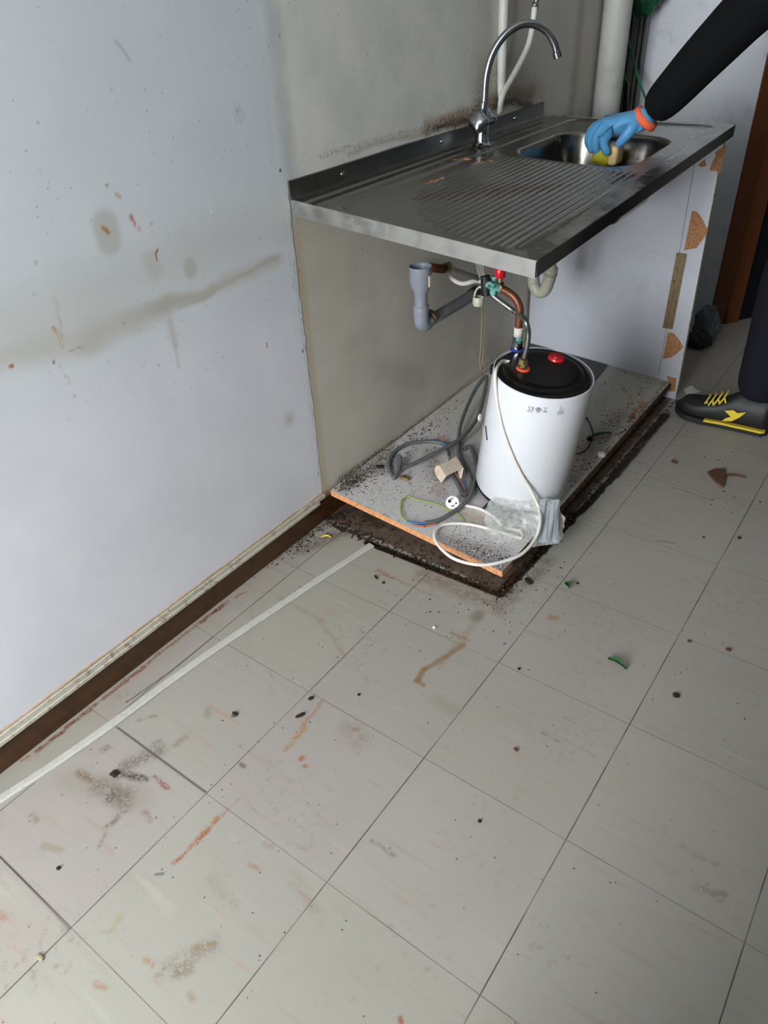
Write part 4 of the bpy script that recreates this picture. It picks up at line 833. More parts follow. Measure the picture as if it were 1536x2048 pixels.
# printing wrapped on the tank
rotHi = HM.inverted()
def wrap(lx, lz, off=.0006):
    """arc length lx, height lz on the tank -> world"""
    a_ = lx/HR; return HM @ Vector(((HR+off)*math.cos(a_), (HR+off)*math.sin(a_), lz))
def tocyl(p):
    l = rotHi @ Vector(p); return math.atan2(l.y, l.x)*HR, l.z
def printed(texts, shapes, name, label=None):
    bm = NB()
    for s, lx, lz, size in texts:
        cu_ = bpy.data.curves.new('t', 'FONT'); cu_.body = s; cu_.size = size; cu_.resolution_u = 2
        o_ = bpy.data.objects.new('t', cu_); COL.objects.link(o_)
        dg = bpy.context.evaluated_depsgraph_get(); me = bpy.data.meshes.new_from_object(o_.evaluated_get(dg))
        n0 = len(bm.verts); bm.from_mesh(me); bm.verts.ensure_lookup_table()
        for v in bm.verts[n0:]: v.co = wrap(lx+v.co.x, lz+v.co.y)
        bpy.data.objects.remove(o_); bpy.data.curves.remove(cu_); bpy.data.meshes.remove(me)
    for (lx, lz, w, h) in shapes:
        k = max(1, int(w/.004)); 
        for i in range(k):
            a0, a1 = lx+w*i/k, lx+w*(i+1)/k
            bm.faces.new([bm.verts.new(wrap(*p)) for p in ((a0, lz), (a1, lz), (a1, lz+h), (a0, lz+h))])
    obj(name, bm, M['ink'], tw, label=label)
bpy.context.view_layer.update()
ax_, az_ = tocyl((0.5065, 1.321, 0.3955)); bx_, bz_ = tocyl((0.5698, 1.36, 0.371)); ix_, iz_ = tocyl((0.507, 1.322, 0.3845))
printed([('CE', ax_, az_, .0125), ('IP24', ax_-.001, az_-.0075, .0075)], [], 'ce_mark')
cx_, cz_ = tocyl((0.5303, 1.329, 0.3973)); sh = []
bmr = []
for k in range(16):
    a_ = 2*math.pi*k/16; sh.append((cx_+.0062*math.cos(a_)-.0011, cz_+.0052*math.sin(a_)-.0006, .0022, .0012))
sh += [(cx_-.005, cz_-.0006, .010, .0009), (cx_-.004, cz_+.0020, .008, .0008), (cx_-.004, cz_-.003, .008, .0008), (cx_-.0035, cz_-.0085, .007, .0012), (cx_-.0006, cz_-.004, .0012, .009)]
dx_, dz_ = tocyl((0.5417, 1.334, 0.4035))
sh += [(dx_, dz_, .008, .0007), (dx_+.001, dz_-.0025, .006, .0006), (dx_, dz_-.005, .008, .0007), (dx_+.001, dz_-.008, .006, .0006), (dx_, dz_-.0125, .0085, .0020)]
printed([], sh, 'approval_marks')
lx_, lz_ = tocyl((0.5728, 1.357, 0.4053)); random.seed(4); sh = []
for r_i in range(9):
    x_ = lx_-(.0035 if r_i > 5 else 0); n_ = 1 if r_i < 2 else 2 if r_i < 4 else 3 if r_i < 6 else 4
    for k in range(n_):
        w_ = random.uniform(.0022, .0045); sh.append((x_, lz_-r_i*.0031, w_, .0009 if r_i != 6 else .0016)); x_ += w_+.0009
printed([], sh, 'rating_print')

# ------------------------------------------------------------------ cables
CB = 'cable'
# white mains lead with plug
tl = thing('power_lead', 'white power lead looping from the heater top over the board to a round plug', 'cable', (0.368, 1.117, 0.081))
P_ = [(0.3934, 1.414, 0.4575), (0.3906, 1.396, 0.4614), (0.4048, 1.34, 0.4589), (0.4134, 1.332, 0.404), (0.4392, 1.319, 0.3333), (0.4679, 1.317, 0.271), (0.4989, 1.326, 0.2051), (0.5272, 1.336, 0.1553), (0.5493, 1.339, 0.1111), (0.577, 1.294, 0.11), (0.59, 1.247, 0.089), (0.587, 1.181, 0.081), (0.56, 1.128, 0.079), (0.52, 1.088, 0.079), (0.458, 1.073, 0.08), (0.398, 1.094, 0.081), (0.361, 1.13, 0.081), (0.357, 1.176, 0.079), (0.395, 1.214, 0.075), (0.451, 1.234, 0.072), (0.519, 1.245, 0.069), (0.548, 1.251, 0.067), (0.532, 1.275, 0.068), (0.493, 1.266, 0.069), (0.442, 1.29, 0.072), (0.4, 1.297, 0.074), (0.366, 1.288, 0.077), (0.352, 1.276, 0.083)]
obj('lead', tube(NB(), P_, .0042, 12, 8), M['cable_white'], tl, 'all')
b = NB(); q = Vector((0.3908, 1.409, 0.4577)); tube(b, [q+Vector((-.006, -.002, .003)), q, q+Vector((.008, .004, 0)), q+Vector((.014, .002, .006))], [.001, .0055, .0045, .001], 8, 3, sq=(1, .6)); obj('frayed_end', b, M['tape'], tl, 'all')
pc = Vector((0.333, 1.263, 0.09)); pd = Vector((.25, -.75, .62)).normalized()
pl = axisM(pc, pd)
b = NB(); lathe(b, [(0, -.020), (.010, -.020), (.0165, -.012), (.0185, -.004), (.0185, 0), (.0175, .001), (0, .001)], pl, 32); plug = obj('plug', b, M['plug'], tl, True)
b = NB(); [lathe(b, [(.0026, 0), (.0026, .0012), (0, .0012)], pl @ Matrix.Translation(Vector((s*.0105, 0, .0009))), 12) for s in (1,)]
obj('screw_hole', b, M['dark'], plug)
b = NB(); lathe(b, [(.0048, 0), (.0048, .0012), (0, .0012)], pl @ Matrix.Translation(Vector((-.008, .003, .0009))), 16); obj('earth_socket', b, M['dark'], plug)
for s in (-1, 1):
    b = NB(); tube(b, [pl @ Vector((.003*s, -.0095*s, 0)), pl @ Vector((.003*s, -.0095*s, .016))], .0022, 10, 1); obj('pin', b, M['chrome'], plug, 'all')
b = NB(); tube(b, [pl @ Vector((0, 0, -.016)), (0.352, 1.276, 0.083)], [.008, .005], 12, 2); obj('strain_relief', b, M['plug'], plug, 'all')

tg = thing('grey_cable', 'thick grey cable in loops with blue and brown wire ends, left of the heater', 'cable', (0.21, 1.496, 0.089))
P1 = [(0.127, 1.277, 0.089), (0.126, 1.293, 0.095), (0.116, 1.324, 0.106), (0.101, 1.35, 0.113), (0.09, 1.353, 0.109), (0.111, 1.323, 0.096), (0.122, 1.324, 0.096), (0.139, 1.368, 0.097), (0.157, 1.416, 0.102), (0.178, 1.476, 0.107), (0.19, 1.543, 0.11), (0.186, 1.611, 0.114), (0.17, 1.685, 0.121), (0.141, 1.762, 0.138), (0.116, 1.824, 0.159), (0.1, 1.852, 0.165), (0.093, 1.842, 0.16), (0.093, 1.79, 0.14), (0.116, 1.696, 0.119), (0.147, 1.608, 0.104), (0.181, 1.544, 0.092), (0.215, 1.49, 0.089), (0.25, 1.459, 0.087), (0.296, 1.416, 0.082), (0.323, 1.381, 0.081), (0.336, 1.34, 0.08), (0.329, 1.325, 0.08), (0.3, 1.351, 0.081), (0.268, 1.379, 0.083), (0.251, 1.392, 0.089)]
obj('sheath', tube(NB(), P1, .0058, 12, 7), M['cable_grey'], tg, 'all')
P2 = [(0.127, 1.279, 0.089), (0.103, 1.296, 0.091), (0.076, 1.325, 0.092), (0.054, 1.369, 0.093), (0.048, 1.422, 0.093), (0.064, 1.465, 0.093), (0.101, 1.502, 0.091), (0.136, 1.515, 0.09), (0.157, 1.514, 0.09), (0.169, 1.537, 0.089), (0.189, 1.544, 0.088)]
obj('sheath', tube(NB(), P2, .0058, 12, 7), M['cable_grey'], tg, 'all')
P4 = [(0.21, 1.528, 0.085), (0.218, 1.544, 0.089), (0.25, 1.516, 0.087), (0.294, 1.459, 0.085), (0.326, 1.394, 0.085), (0.352, 1.326, 0.087), (0.358, 1.277, 0.085), (0.349, 1.225, 0.082), (0.335, 1.185, 0.079), (0.313, 1.158, 0.08)]
obj('sheath', tube(NB(), P4, .0058, 12, 7), M['cable_grey'], tg, 'all')
P3 = [(0.163, 1.501, 0.091), (0.187, 1.476, 0.092), (0.212, 1.442, 0.099)]
obj('sheath', tube(NB(), P3, .0050, 12, 5), M['cable_grey'], tg, 'all')
obj('blue_wire', tube(NB(), [(0.317, 1.158, 0.081), (0.305, 1.148, 0.081), (0.291, 1.14, 0.082), (0.271, 1.136, 0.083)], .0028, 8), M['wire_blue'], tg, 'all')
obj('brown_wire', tube(NB(), [(0.34, 1.177, 0.078), (0.32, 1.153, 0.077), (0.302, 1.14, 0.078), (0.283, 1.137, 0.079)], .0024, 8), M['wire_brown'], tg, 'all')
obj('black_wire', tube(NB(), [(0.318, 1.157, 0.077), (0.303, 1.146, 0.078), (0.288, 1.139, 0.08), (0.272, 1.139, 0.082)], .0024, 8), M['wire_black'], tg, 'all')
obj('blue_wire', tube(NB(), [(0.109, 1.518, 0.092), (0.125, 1.515, 0.093), (0.148, 1.513, 0.094), (0.163, 1.501, 0.091)], .0026, 8), M['wire_blue'], tg, 'all')
obj('brown_wire', tube(NB(), [(0.112, 1.524, 0.092), (0.119, 1.535, 0.098), (0.136, 1.533, 0.097), (0.154, 1.515, 0.092)], .0018, 8), M['wire_brown'], tg, 'all')
obj('blue_wire', tube(NB(), [(0.265, 1.394, 0.096), (0.282, 1.386, 0.089), (0.304, 1.371, 0.083), (0.322, 1.35, 0.081)], .0026, 8), M['wire_blue'], tg, 'all')
obj('brown_wire', tube(NB(), [(0.265, 1.387, 0.096), (0.282, 1.38, 0.089), (0.306, 1.363, 0.082), (0.328, 1.337, 0.081)], .0022, 8), M['wire_brown'], tg, 'all')
obj('earth_wire', tube(NB(), [(0.271, 1.136, 0.083), (0.254, 1.142, 0.083), (0.235, 1.159, 0.083), (0.216, 1.187, 0.084), (0.206, 1.209, 0.085), (0.212, 1.229, 0.086), (0.236, 1.231, 0.084), (0.274, 1.243, 0.081), (0.311, 1.247, 0.079), (0.343, 1.247, 0.076), (0.369, 1.243, 0.074), (0.393, 1.228, 0.072)], .0019, 8), M['wire_green'], tg, 'all')

# small junction box with open lid
tj = thing('junction_box', 'small open beige plastic junction box among the grey cable loops', 'box', (0.228, 1.414, 0.078))
TA, TB_, TC, TD = (Vector(p) for p in ((0.23, 1.357, 0.123), (0.245, 1.424, 0.122), (0.29, 1.388, 0.12), (0.274, 1.324, 0.121)))
dn = Vector((0, 0, -1))
b = NB(); prism(b, [TA, TB_, TC, TD], (0, 0, 1), .0022); obj('top', b, M['box'], tj)
lo_ = Vector((.0, -.012, -.030))
b = NB(); prism(b, [TB_, TC, TC+lo_, TB_+lo_], (1, .3, 0), .0018); prism(b, [TA, TB_, TB_+lo_, TA+lo_], (-.3, 1, 0), .0018); obj('wall', b, M['box'], tj)
LA = [TA, TD, Vector((0.248, 1.34, 0.081)), Vector((0.219, 1.357, 0.088)), Vector((0.209, 1.366, 0.101)), Vector((0.214, 1.367, 0.114))]
b = NB(); prism(b, LA, (LA[1]-LA[0]).cross(LA[2]-LA[0]), .002); obj('lid', b, M['box'], tj)
b = NB(); bmesh.ops.create_icosphere(b, subdivisions=2, radius=.002, matrix=Matrix.Translation(Vector((0.24, 1.395, 0.124)))); obj('screw_hole', b, M['dark'], tj)
b = NB(); prism(b, [TD+Vector((0, 0, -.001)), TC+Vector((0, 0, -.001)), TC+lo_*.75+Vector((.002, -.002, 0)), Vector((0.25, 1.346, 0.085))], (0, 1, 0), .0015); 
b.free()

# wet thin twig/wire and debris on the board right of the heater
obj('thin_wire', tube(NB(), [(0.494, 1.705, 0.067), (0.507, 1.734, 0.066), (0.505, 1.782, 0.066), (0.49, 1.84, 0.068), (0.454, 1.899, 0.069), (0.43, 1.924, 0.07)], .0016, 8), M['debris'], None, 'all', label='thin dark curved wire on the board just right of the heater', cat='wire')

# ------------------------------------------------------------------ leaves and debris as things
def leafmesh(p, q, w, h=.004, fold=.3, curl=.006):
    p, q = Vector(p), Vector(q); d_ = q-p; L_ = d_.length; d_.normalize(); s_ = Vector((-d_.y, d_.x, 0)).normalized(); bm = NB(); n_ = 14; rows = []
    for i in range(n_+1):
        t_ = i/n_; wd = w*math.sin(math.pi*min(1, t_*.97+.02))**.75; up = h+curl*math.sin(math.pi*t_)
        rows.append([bm.verts.new(p+d_*(L_*t_)+s_*(wd*k)+Vector((0, 0, up+abs(k)*fold*w))) for k in (-1, -.5, 0, .5, 1)])
    for i in range(n_):
        for k in range(4): bm.faces.new([rows[i][k], rows[i][k+1], rows[i+1][k+1], rows[i+1][k]])
    r_ = bmesh.ops.solidify(bm, geom=bm.faces[:], thickness=.0006)
    return bm
l1 = obj('leaf', leafmesh((0.489, 1.806, 0.065), (0.536, 1.88, 0.063), .010, .002), M['leaf_dark'], None, 'all', label='long dark green leaf lying on the board right of the heater', cat='leaf')
l2 = obj('leaf', leafmesh((0.876, 1.04, 0), (0.92, 1.033, 0), .0075, .002, 1.0, .006), M['leaf'], None, 'all', label='narrow curled green leaf alone on the floor tiles', cat='leaf')
l3 = obj('leaf', leafmesh((0.691, 1.218, 0), (0.708, 1.207, 0), .009, .003, .9, .005), M['leaf'], None, 'all', label='small crumpled green leaf fragment beside the board corner', cat='leaf')
def chunk(name, c, sx, sy, s_z, m, label, cat, seed, amp=.35, rz=0, angular=True):
    bm = NB(); bmesh.ops.create_icosphere(bm, subdivisions=2, radius=1)
    cr, sr = math.cos(rz), math.sin(rz); c = Vector(c)
    for v in bm.verts:
        p = v.co.copy(); k = 1+amp*noise.noise(p*1.7+Vector((seed, seed*.37, 0)))
        mx = max(abs(p.x), abs(p.y)); bx = .55/max(mx, .3)+.45
        X, Y, Z = p.x*sx*k*bx, p.y*sy*k*bx, (p.z*k)*s_z
        v.co = Vector((c.x+X*cr-Y*sr, c.y+X*sr+Y*cr, c.z+s_z*.8+max(Z, -s_z*.8)))
    return obj(name, bm, m, None, False, label=label, cat=cat, group={'wood_chip': 'wood chips scattered on the floor'}.get(name))
tc = thing('chipboard_scrap', 'triangular scrap of brown chipboard with a splinter lying on the right of the floor', 'scrap', (0.866, 1.89, 0))
b = NB(); prism(b, [(0.83, 1.91, 0), (0.842, 1.937, 0), (0.867, 1.956, 0), (0.884, 1.908, 0), (0.892, 1.857, 0), (0.864, 1.873, 0)], (0, 0, 1), .007); obj('piece', b, M['debris_brown'], tc)
obj('splinter', tube(NB(), [(0.876, 1.923, 0.003), (0.901, 1.939, 0.003), (0.932, 1.942, 0.003)], [.003, .0036, .002], 8), M['debris_brown'], tc, 'all')
chunk('wood_chip', (0.61, 1.181, 0), .013, .008, .003, M['debris'], 'dark brown rectangular chip just outside the front corner of the base board', 'wood chip', 2, .15, math.radians(-30))
chunk('wood_chip', (0.728, 1.919, 0), .010, .005, .004, M['debris_brown'], 'reddish brown chip on the floor between the black gap and the triangular scrap', 'wood chip', 5, .2, -.2)
chunk('wood_chip', (1.032, 1.023, 0), .007, .006, .003, M['debris'], 'square black crumb on the floor below and right of the curled green leaf', 'wood chip', 7, .2, .4)
chunk('wood_chip', (0.408, 0.54, 0), .0035, .011, .003, M['debris'], 'upright black splinter on the floor above the long orange rust smear', 'wood chip', 9, .2, -.5)
chunk('wood_chip', (0.397, 0.587, 0), .0035, .006, .003, M['debris'], 'short black splinter on the floor at the tile joint above the larger one', 'wood chip', 11, .2, -.5)
chunk('wood_chip', (0.289, 0.466, 0), .007, .004, .002, M['debris'], 'dark oval crumb on the floor right of the long white strip', 'wood chip', 12, .2, .1)
chunk('wood_chip', (0.196, 0.227, 0), .009, .007, .002, M['debris'], 'crumbly black lump on the floor beside the near end of the white strip', 'wood chip', 13, .5, .1)
chunk('wood_chip', (0.277, 0.983, 0), .008, .003, .002, M['debris'], 'thin dark flake on the floor right of the far end of the white strip', 'wood chip', 14, .3, -.4)
chunk('wood_chip', (0.306, 0.976, 0), .004, .003, .002, M['debris'], 'tiny dark crumb on the floor just below the thin dark flake', 'wood chip', 15, .3, -.4)
chunk('wood_chip', (0.715, 1.24, 0), .004, .003, .002, M['debris'], 'tiny black crumb on the floor just right of the green leaf fragment', 'wood chip', 16, .3)
chunk('wood_chip', (0.837, 0.544, 0), .0032, .0032, .002, M['debris'], 'single round black speck in the middle of the empty floor tiles', 'wood chip', 17, .1)
chunk('wood_chip', (1.005, 1.193, 0), .004, .004, .002, M['debris_brown'], 'round brown crumb on the joint right of the curled green leaf', 'wood chip', 18, .1)
chunk('wood_chip', (1.084, 1.214, 0), .006, .004, .003, M['debris_brown'], 'forked brown crumb near the right edge of the floor', 'wood chip', 19, .5)
chunk('wood_chip', (0.994, 1.637, 0), .005, .003, .003, M['debris'], 'black curled crumb at the right edge of the floor below the triangular scrap', 'wood chip', 20, .3, -.4)
chunk('wood_chip', (0.916, 1.592, 0), .003, .003, .002, M['debris'], 'small black crumb on the floor left of the black curled one', 'wood chip', 21, .3)
chunk('wood_chip', (0.819, 0.717, 0), .005, .003, .002, M['debris_brown'], 'small tan flake on the floor below the curled green leaf and to its left', 'wood chip', 22, .3, -.3)
chunk('wood_chip', (0.726, 0.908, 0), .0032, .003, .002, M['debris'], 'black speck on the tile joint left of the curled green leaf', 'wood chip', 23, .2)
chunk('wood_chip', (0.476, 0.653, 0), .0028, .003, .002, M['debris'], 'black speck on the tile right of the two black splinters', 'wood chip', 24, .2)
chunk('wood_chip', (0.273, 0.048, 0), .0036, .0036, .002, M['debris'], 'black speck on the near left floor tile', 'wood chip', 25, .2)
chunk('wood_chip', (0.378, -0.057, 0), .008, .004, .002, M['cord'], 'grey beige crumb on the joint at the bottom left of the floor', 'wood chip', 26, .3, .1)
chunk('white_lump', (0.56, 1.738, 0.061), .012, .010, .010, M['scrap'], 'round white plaster lump on the board edge right of the heater', 'plaster lump', 30, .3)
chunk('plaster_crumb', (0.501, 0.912, 0), .004, .003, .003, M['scrap'], 'tiny white crumb on the floor in front of the base board', 'plaster lump', 31, .3)
b = NB(); prism(b, [(0.597, 2.418, 0), (0.602, 2.444, 0), (0.609, 2.463, 0), (0.628, 2.441, 0), (0.651, 2.431, 0), (0.636, 2.405, 0), (0.614, 2.387, 0)], (0, 0, 1), .003); obj('paper_scrap', b, M['scrap'], None, label='small white scrap on the floor above the toe of the black shoe', cat='scrap')
obj('yellow_peel', tube(NB(), [(0.048, 1.033, 0.003), (0.058, 1.042, 0.007), (0.066, 1.047, 0.007), (0.075, 1.048, 0.003)], [.0015, .0035, .0035, .0015], 8, 4, sq=(.6, 1)), M['yellow'], None, 'all', label='curled yellow peel on the floor beside the brown baseboard', cat='scrap')
chunk('rotten_lump', (0.494, 1.808, 0.064), .009, .009, .006, M['debris'], 'dark lump on the board at the stalk of the long green leaf', 'wood chip', 33, .4)
chunk('rotten_lump', (0.057, 1.306, 0.087), .012, .006, .004, M['debris'], 'dark ragged lump on the board near the wall, left of the grey cable loop', 'wood chip', 34, .5, .3)
chunk('straw_clump', (0.15, 1.301, 0.082), .014, .010, .005, M['hinge'], 'tan straw clump on the board at the end of the grey cable', 'scrap', 35, .5, .3)
# blue-grey bag on the floor behind the panel
b = blob((0.515, 2.905, 0.06), .045, .05, .075, 4, .35)
for v in b.verts: v.co.z = max(v.co.z, .001)
obj('grey_plastic_bag', b, M['bag_blue'], None, 'all', label='blue-grey crumpled plastic bag on the floor between the side panel and the brown door', cat='bag')
b = blob((0.516, 2.813, 0.03), .05, .035, .035, 9, .35)
for v in b.verts: v.co.z = max(v.co.z, .001)
obj('dark_cloth', b, M['bag_dark'], None, 'all', label='dark crumpled cloth on the floor just behind the side panel', cat='cloth')

# scattered uncountable dirt (stuff)
def crumbs(name, spots, m, label, seed, zf, cat='dirt'):
    random.seed(seed); bm = NB()
    for (x, y, sxx, syy, n_, s0, s1) in spots:
        for k in range(n_):
            px = random.gauss(x, sxx); py = random.gauss(y, syy)
            z = zf(px, py)
            if z is None: continue
            s = random.uniform(s0, s1)*random.uniform(.5, 1); e = random.uniform(1, 2.6); a_ = random.uniform(0, math.pi)
            ca, sa = math.cos(a_), math.sin(a_); hh = s*random.uniform(.3, .7)
            q = [(-s*e, -s*.6), (s*e*.8, -s*random.uniform(.2, .9)), (s*e, s*.5), (-s*e*.6, s*random.uniform(.4, 1))]
            vb = [bm.verts.new((px+X*ca-Y*sa, py+X*sa+Y*ca, z)) for X, Y in q]
            vt = [bm.verts.new((px+(X*ca-Y*sa)*.7, py+(X*sa+Y*ca)*.7, z+hh)) for X, Y in q]
            bm.faces.new(vt)
            for i in range(4): bm.faces.new([vb[i], vb[(i+1) % 4], vt[(i+1) % 4], vt[i]])
    return obj(name, bm, m, None, label=label, cat=cat, kind='stuff')
def onboard(x, y):
    if not (.010 < x < .562 and 1.14 < y < 2.32): return None
    l = Vector((x-.4356, y-1.4537))
    if l.length < .13: return None
    return bz(x)+.0002
def onfloor(x, y):
    if x < .006: return None
    if x < .60 and 1.09 < y < 2.35: return None
    return .0002
def inhole(x, y):
    if x < .006 or x > .615 or y < 1.075 or y > 2.34: return None
    if .02 < x < .56 and y > 1.17: return None
    return .0005
bs = [(*(0.028, 1.201, 0.089)[:2], .018, .03, 260, .0008, .0028), (*(0.048, 1.56, 0.087)[:2], .012, .16, 160, .0008, .0026), (*(0.033, 1.241, 0.088)[:2], .035, .05, 260, .0008, .0024), (*(0.034, 1.441, 0.088)[:2], .03, .08, 110, .0008, .0028), (*(0.211, 1.339, 0.079)[:2], .06, .07, 150, .0007, .0020), (*(0.174, 1.193, 0.081)[:2], .06, .035, 90, .0006, .0014), (*(0.492, 1.137, 0.064)[:2], .05, .03, 230, .0007, .0022), (*(0.551, 1.133, 0.061)[:2], .03, .015, 160, .0007, .0020),
      (*(0.378, 1.178, 0.07)[:2], .06, .04, 80, .0006, .0018), (*(0.095, 1.632, 0.085)[:2], .04, .12, 50, .0008, .0024), (*(0.54, 1.703, 0.062)[:2], .05, .08, 120, .0010, .0032), (*(0.523, 1.978, 0.062)[:2], .05, .12, 60, .0010, .0034), (*(0.46, 2.273, 0.066)[:2], .07, .10, 30, .0010, .0030), (*(0.547, 1.919, 0.061)[:2], .02, .10, 60, .001, .003)]
crumbs('board_dirt', bs, M['debris'], 'dark crumbs of dirt scattered over the white base board', 1, onboard)
crumbs('board_rust_flakes', [(a, b_, c, d_, int(e*.22), f_, g_*1.1) for a, b_, c, d_, e, f_, g_ in bs], M['debris_brown'], 'brown flakes scattered among the dark crumbs on the base board', 2, onboard)
fs = [(*(0.022, 1.019), .02, .06, 90, .0010, .0036), (*(0.004, 0.915), .01, .05, 40, .001, .003), (*(0.429, 0.981), .10, .05, 22, .0010, .0022), (*(0.618, 1.042), .05, .05, 26, .001, .0024), (*(0.643, 1.233), .05, .06, 18, .001, .0024), (*(0.661, 1.896), .05, .12, 30, .0008, .002), (*(0.913, 1.798), .04, .05, 14, .001, .003), (*(0.848, 2.029), .03, .03, 5, .0015, .003),
      (*(0.282, 0.682), .15, .12, 18, .0008, .0018), (*(0.896, 1.09), .2, .15, 24, .0008, .0018), (*(0.793, 0.699), .15, .12, 12, .0008, .0016), (*(0.303, 0.169), .12, .08, 22, .0006, .0016), (*(0.42, 0.377), .12, .1, 16, .0006, .0014), (*(0.646, 0.751), .3, .2, 26, .0006, .0014), (*(0.688, 0.22), .2, .1, 10, .0006, .0014)]
crumbs('floor_dirt', fs, M['debris'], 'dark crumbs of dirt scattered over the floor tiles', 3, onfloor)
hsps = []
for (A, B) in (((0.024, 1.103), (0.578, 1.104)), ((0.576, 1.121), (0.601, 2.307))):
    for k in range(12):
        t_ = (k+.5)/12; hsps.append((lerp(A[0], B[0], t_), lerp(A[1], B[1], t_), .010 if A[1] > 1.0 and B[1] > 2 else .02, .05 if B[1] > 2 else .010, 34, .0010, .0040))
hsps += [(.05, 1.13, .03, .025, 120, .0015, .0045)]
crumbs('gap_rubble', hsps, M['debris'], 'black rotten rubble in the open gap around the base board', 4, inhole)
crumbs('gap_splinters', [(a, b_, c, d_, int(e*.22), f_, g_*1.1) for a, b_, c, d_, e, f_, g_ in hsps], M['debris_brown'], 'brown splinters among the black rubble in the gap around the base board', 5, inhole)

# long white trim strip on the floor
P_ = [(0.189, 1.081, 0), (0.162, 0.908, 0), (0.139, 0.743, 0), (0.119, 0.597, 0), (0.103, 0.447, 0), (0.093, 0.31, 0), (0.077, 0.173, 0), (0.059, 0.062, 0)]
P_ = P_+[Vector(P_[-1])*2-Vector(P_[-2]), Vector(P_[-1])*4-Vector(P_[-2])*3]
C_ = catmull(P_, 8); b = NB(); rr = []
for i, p in enumerate(C_):
    t_ = (C_[min(i+1, len(C_)-1)]-C_[max(i-1, 0)]).normalized(); s_ = Vector((-t_.y, t_.x, 0)); w_ = .0104+.0008*noise.noise(p*30)
    rr.append([b.verts.new(p+s_*a_*w_+Vector((0, 0, z_))) for a_, z_ in ((-1, .0005), (-1, .005), (-.6, .0068), (.6, .0068), (1, .005), (1, .0005))])
for i in range(len(C_)-1):
    for k in range(6): b.faces.new([rr[i][k], rr[i][(k+1) % 6], rr[i+1][(k+1) % 6], rr[i+1][k]])
b.faces.new(rr[0]); b.faces.new(rr[-1][::-1]); bmesh.ops.recalc_face_normals(b, faces=b.faces)
obj('trim_strip', b, M['strip_white'], None, label='long white trim strip lying loose on the floor along the wall', cat='trim strip')

# clear plastic bag with a printed leaflet
bagc = Vector((0.539, 1.293, 0.082))
tpb = thing('plastic_bag', 'crumpled clear plastic bag draped over the front corner of the base board against the heater', 'bag', bagc)
b = NB(); NU, NV = 44, 36
U0 = [(0.434, 1.316, 0.097), (0.54, 1.39, 0.137), (0.617, 1.368, 0.088), (0.619, 1.337, 0.004), (0.597, 1.285, 0.006), (0.535, 1.188, 0.068), (0.462, 1.21, 0.076)]
def bagpoint(u, v, side):
    A, B, C, D = Vector((0.398, 1.329, 0.109)), Vector((0.599, 1.381, 0.128)), Vector((0.639, 1.324, 0.026)), Vector((0.489, 1.163, 0.074))
    p = A.lerp(B, u).lerp(D.lerp(C, u), v)
    return p
for side in (1, -1):
    rows = []
    for j in range(NV+1):
        row = []
        for i in range(NU+1):
            u, v = i/NU, j/NV
            # squash the square into a rounded outline
            a_, c_ = 2*u-1, 2*v-1
            a2 = a_*math.sqrt(1-c_*c_*.32); c2_ = c_*math.sqrt(1-a_*a_*.32)
            uu, vv = (a2+1)/2, (c2_+1)/2
            edge = 1-max(abs(a_), abs(c_))**3
            p = bagpoint(uu, vv, side)
            n1 = noise.noise(Vector((u*5, v*4, 1.3)))+.5*noise.noise(Vector((u*12, v*11, 4)))+.3*noise.noise(Vector((u*25, v*25, 7)))
            n2 = noise.noise(Vector((u*7, v*7, 9.3)))
            p = p+Vector((.35, -.55, .75))*(side*.010*edge+.010*n1*(.4+.6*edge))+Vector((.006*n2*(1-edge), .006*n1*(1-edge), 0))
            zmin = (bz(p.x)+.003) if p.x < .572 else .003
            if p.z < zmin: p.z = zmin+.001*(side+1)
            row.append(b.verts.new(p))
        rows.append(row)
    for j in range(NV):
        for i in range(NU): b.faces.new([rows[j][i], rows[j][i+1], rows[j+1][i+1], rows[j+1][i]])
obj('film', b, M['film'], tpb, 'all')
tle = thing('leaflet', 'folded printed instruction leaflet inside the clear plastic bag', 'leaflet', bagc+Vector((.03, 0, 0)))
def leafp(u, v, off=0):
    A, B, C, D = Vector((0.548, 1.366, 0.123)), Vector((0.589, 1.381, 0.125)), Vector((0.637, 1.272, 0.076)), Vector((0.596, 1.242, 0.079))
    p = A.lerp(B, u).lerp(D.lerp(C, u), v)
    return p+Vector((.35, -.55, .75))*(.0035*math.sin(u*9+v*4)+off)
b = NB(); rows = [[b.verts.new(leafp(i/14, j/20)) for i in range(15)] for j in range(21)]
for j in range(20):
    for i in range(14): b.faces.new([rows[j][i], rows[j][i+1], rows[j+1][i+1], rows[j+1][i]])
bmesh.ops.solidify(b, geom=b.faces[:], thickness=.0008)
obj('paper', b, M['paper'], tle, 'all')
b = NB()
for u_ in (.18, .42, .68, .9):
    for j in range(16): 
        v0, v1 = .04+j*.056, .04+(j+1)*.056
        b.faces.new([b.verts.new(leafp(*q, .0013)) for q in ((u_, v0), (u_+.035, v0), (u_+.035, v1), (u_, v1))])
obj('printed_lines', b, M['line_ink'], tle)

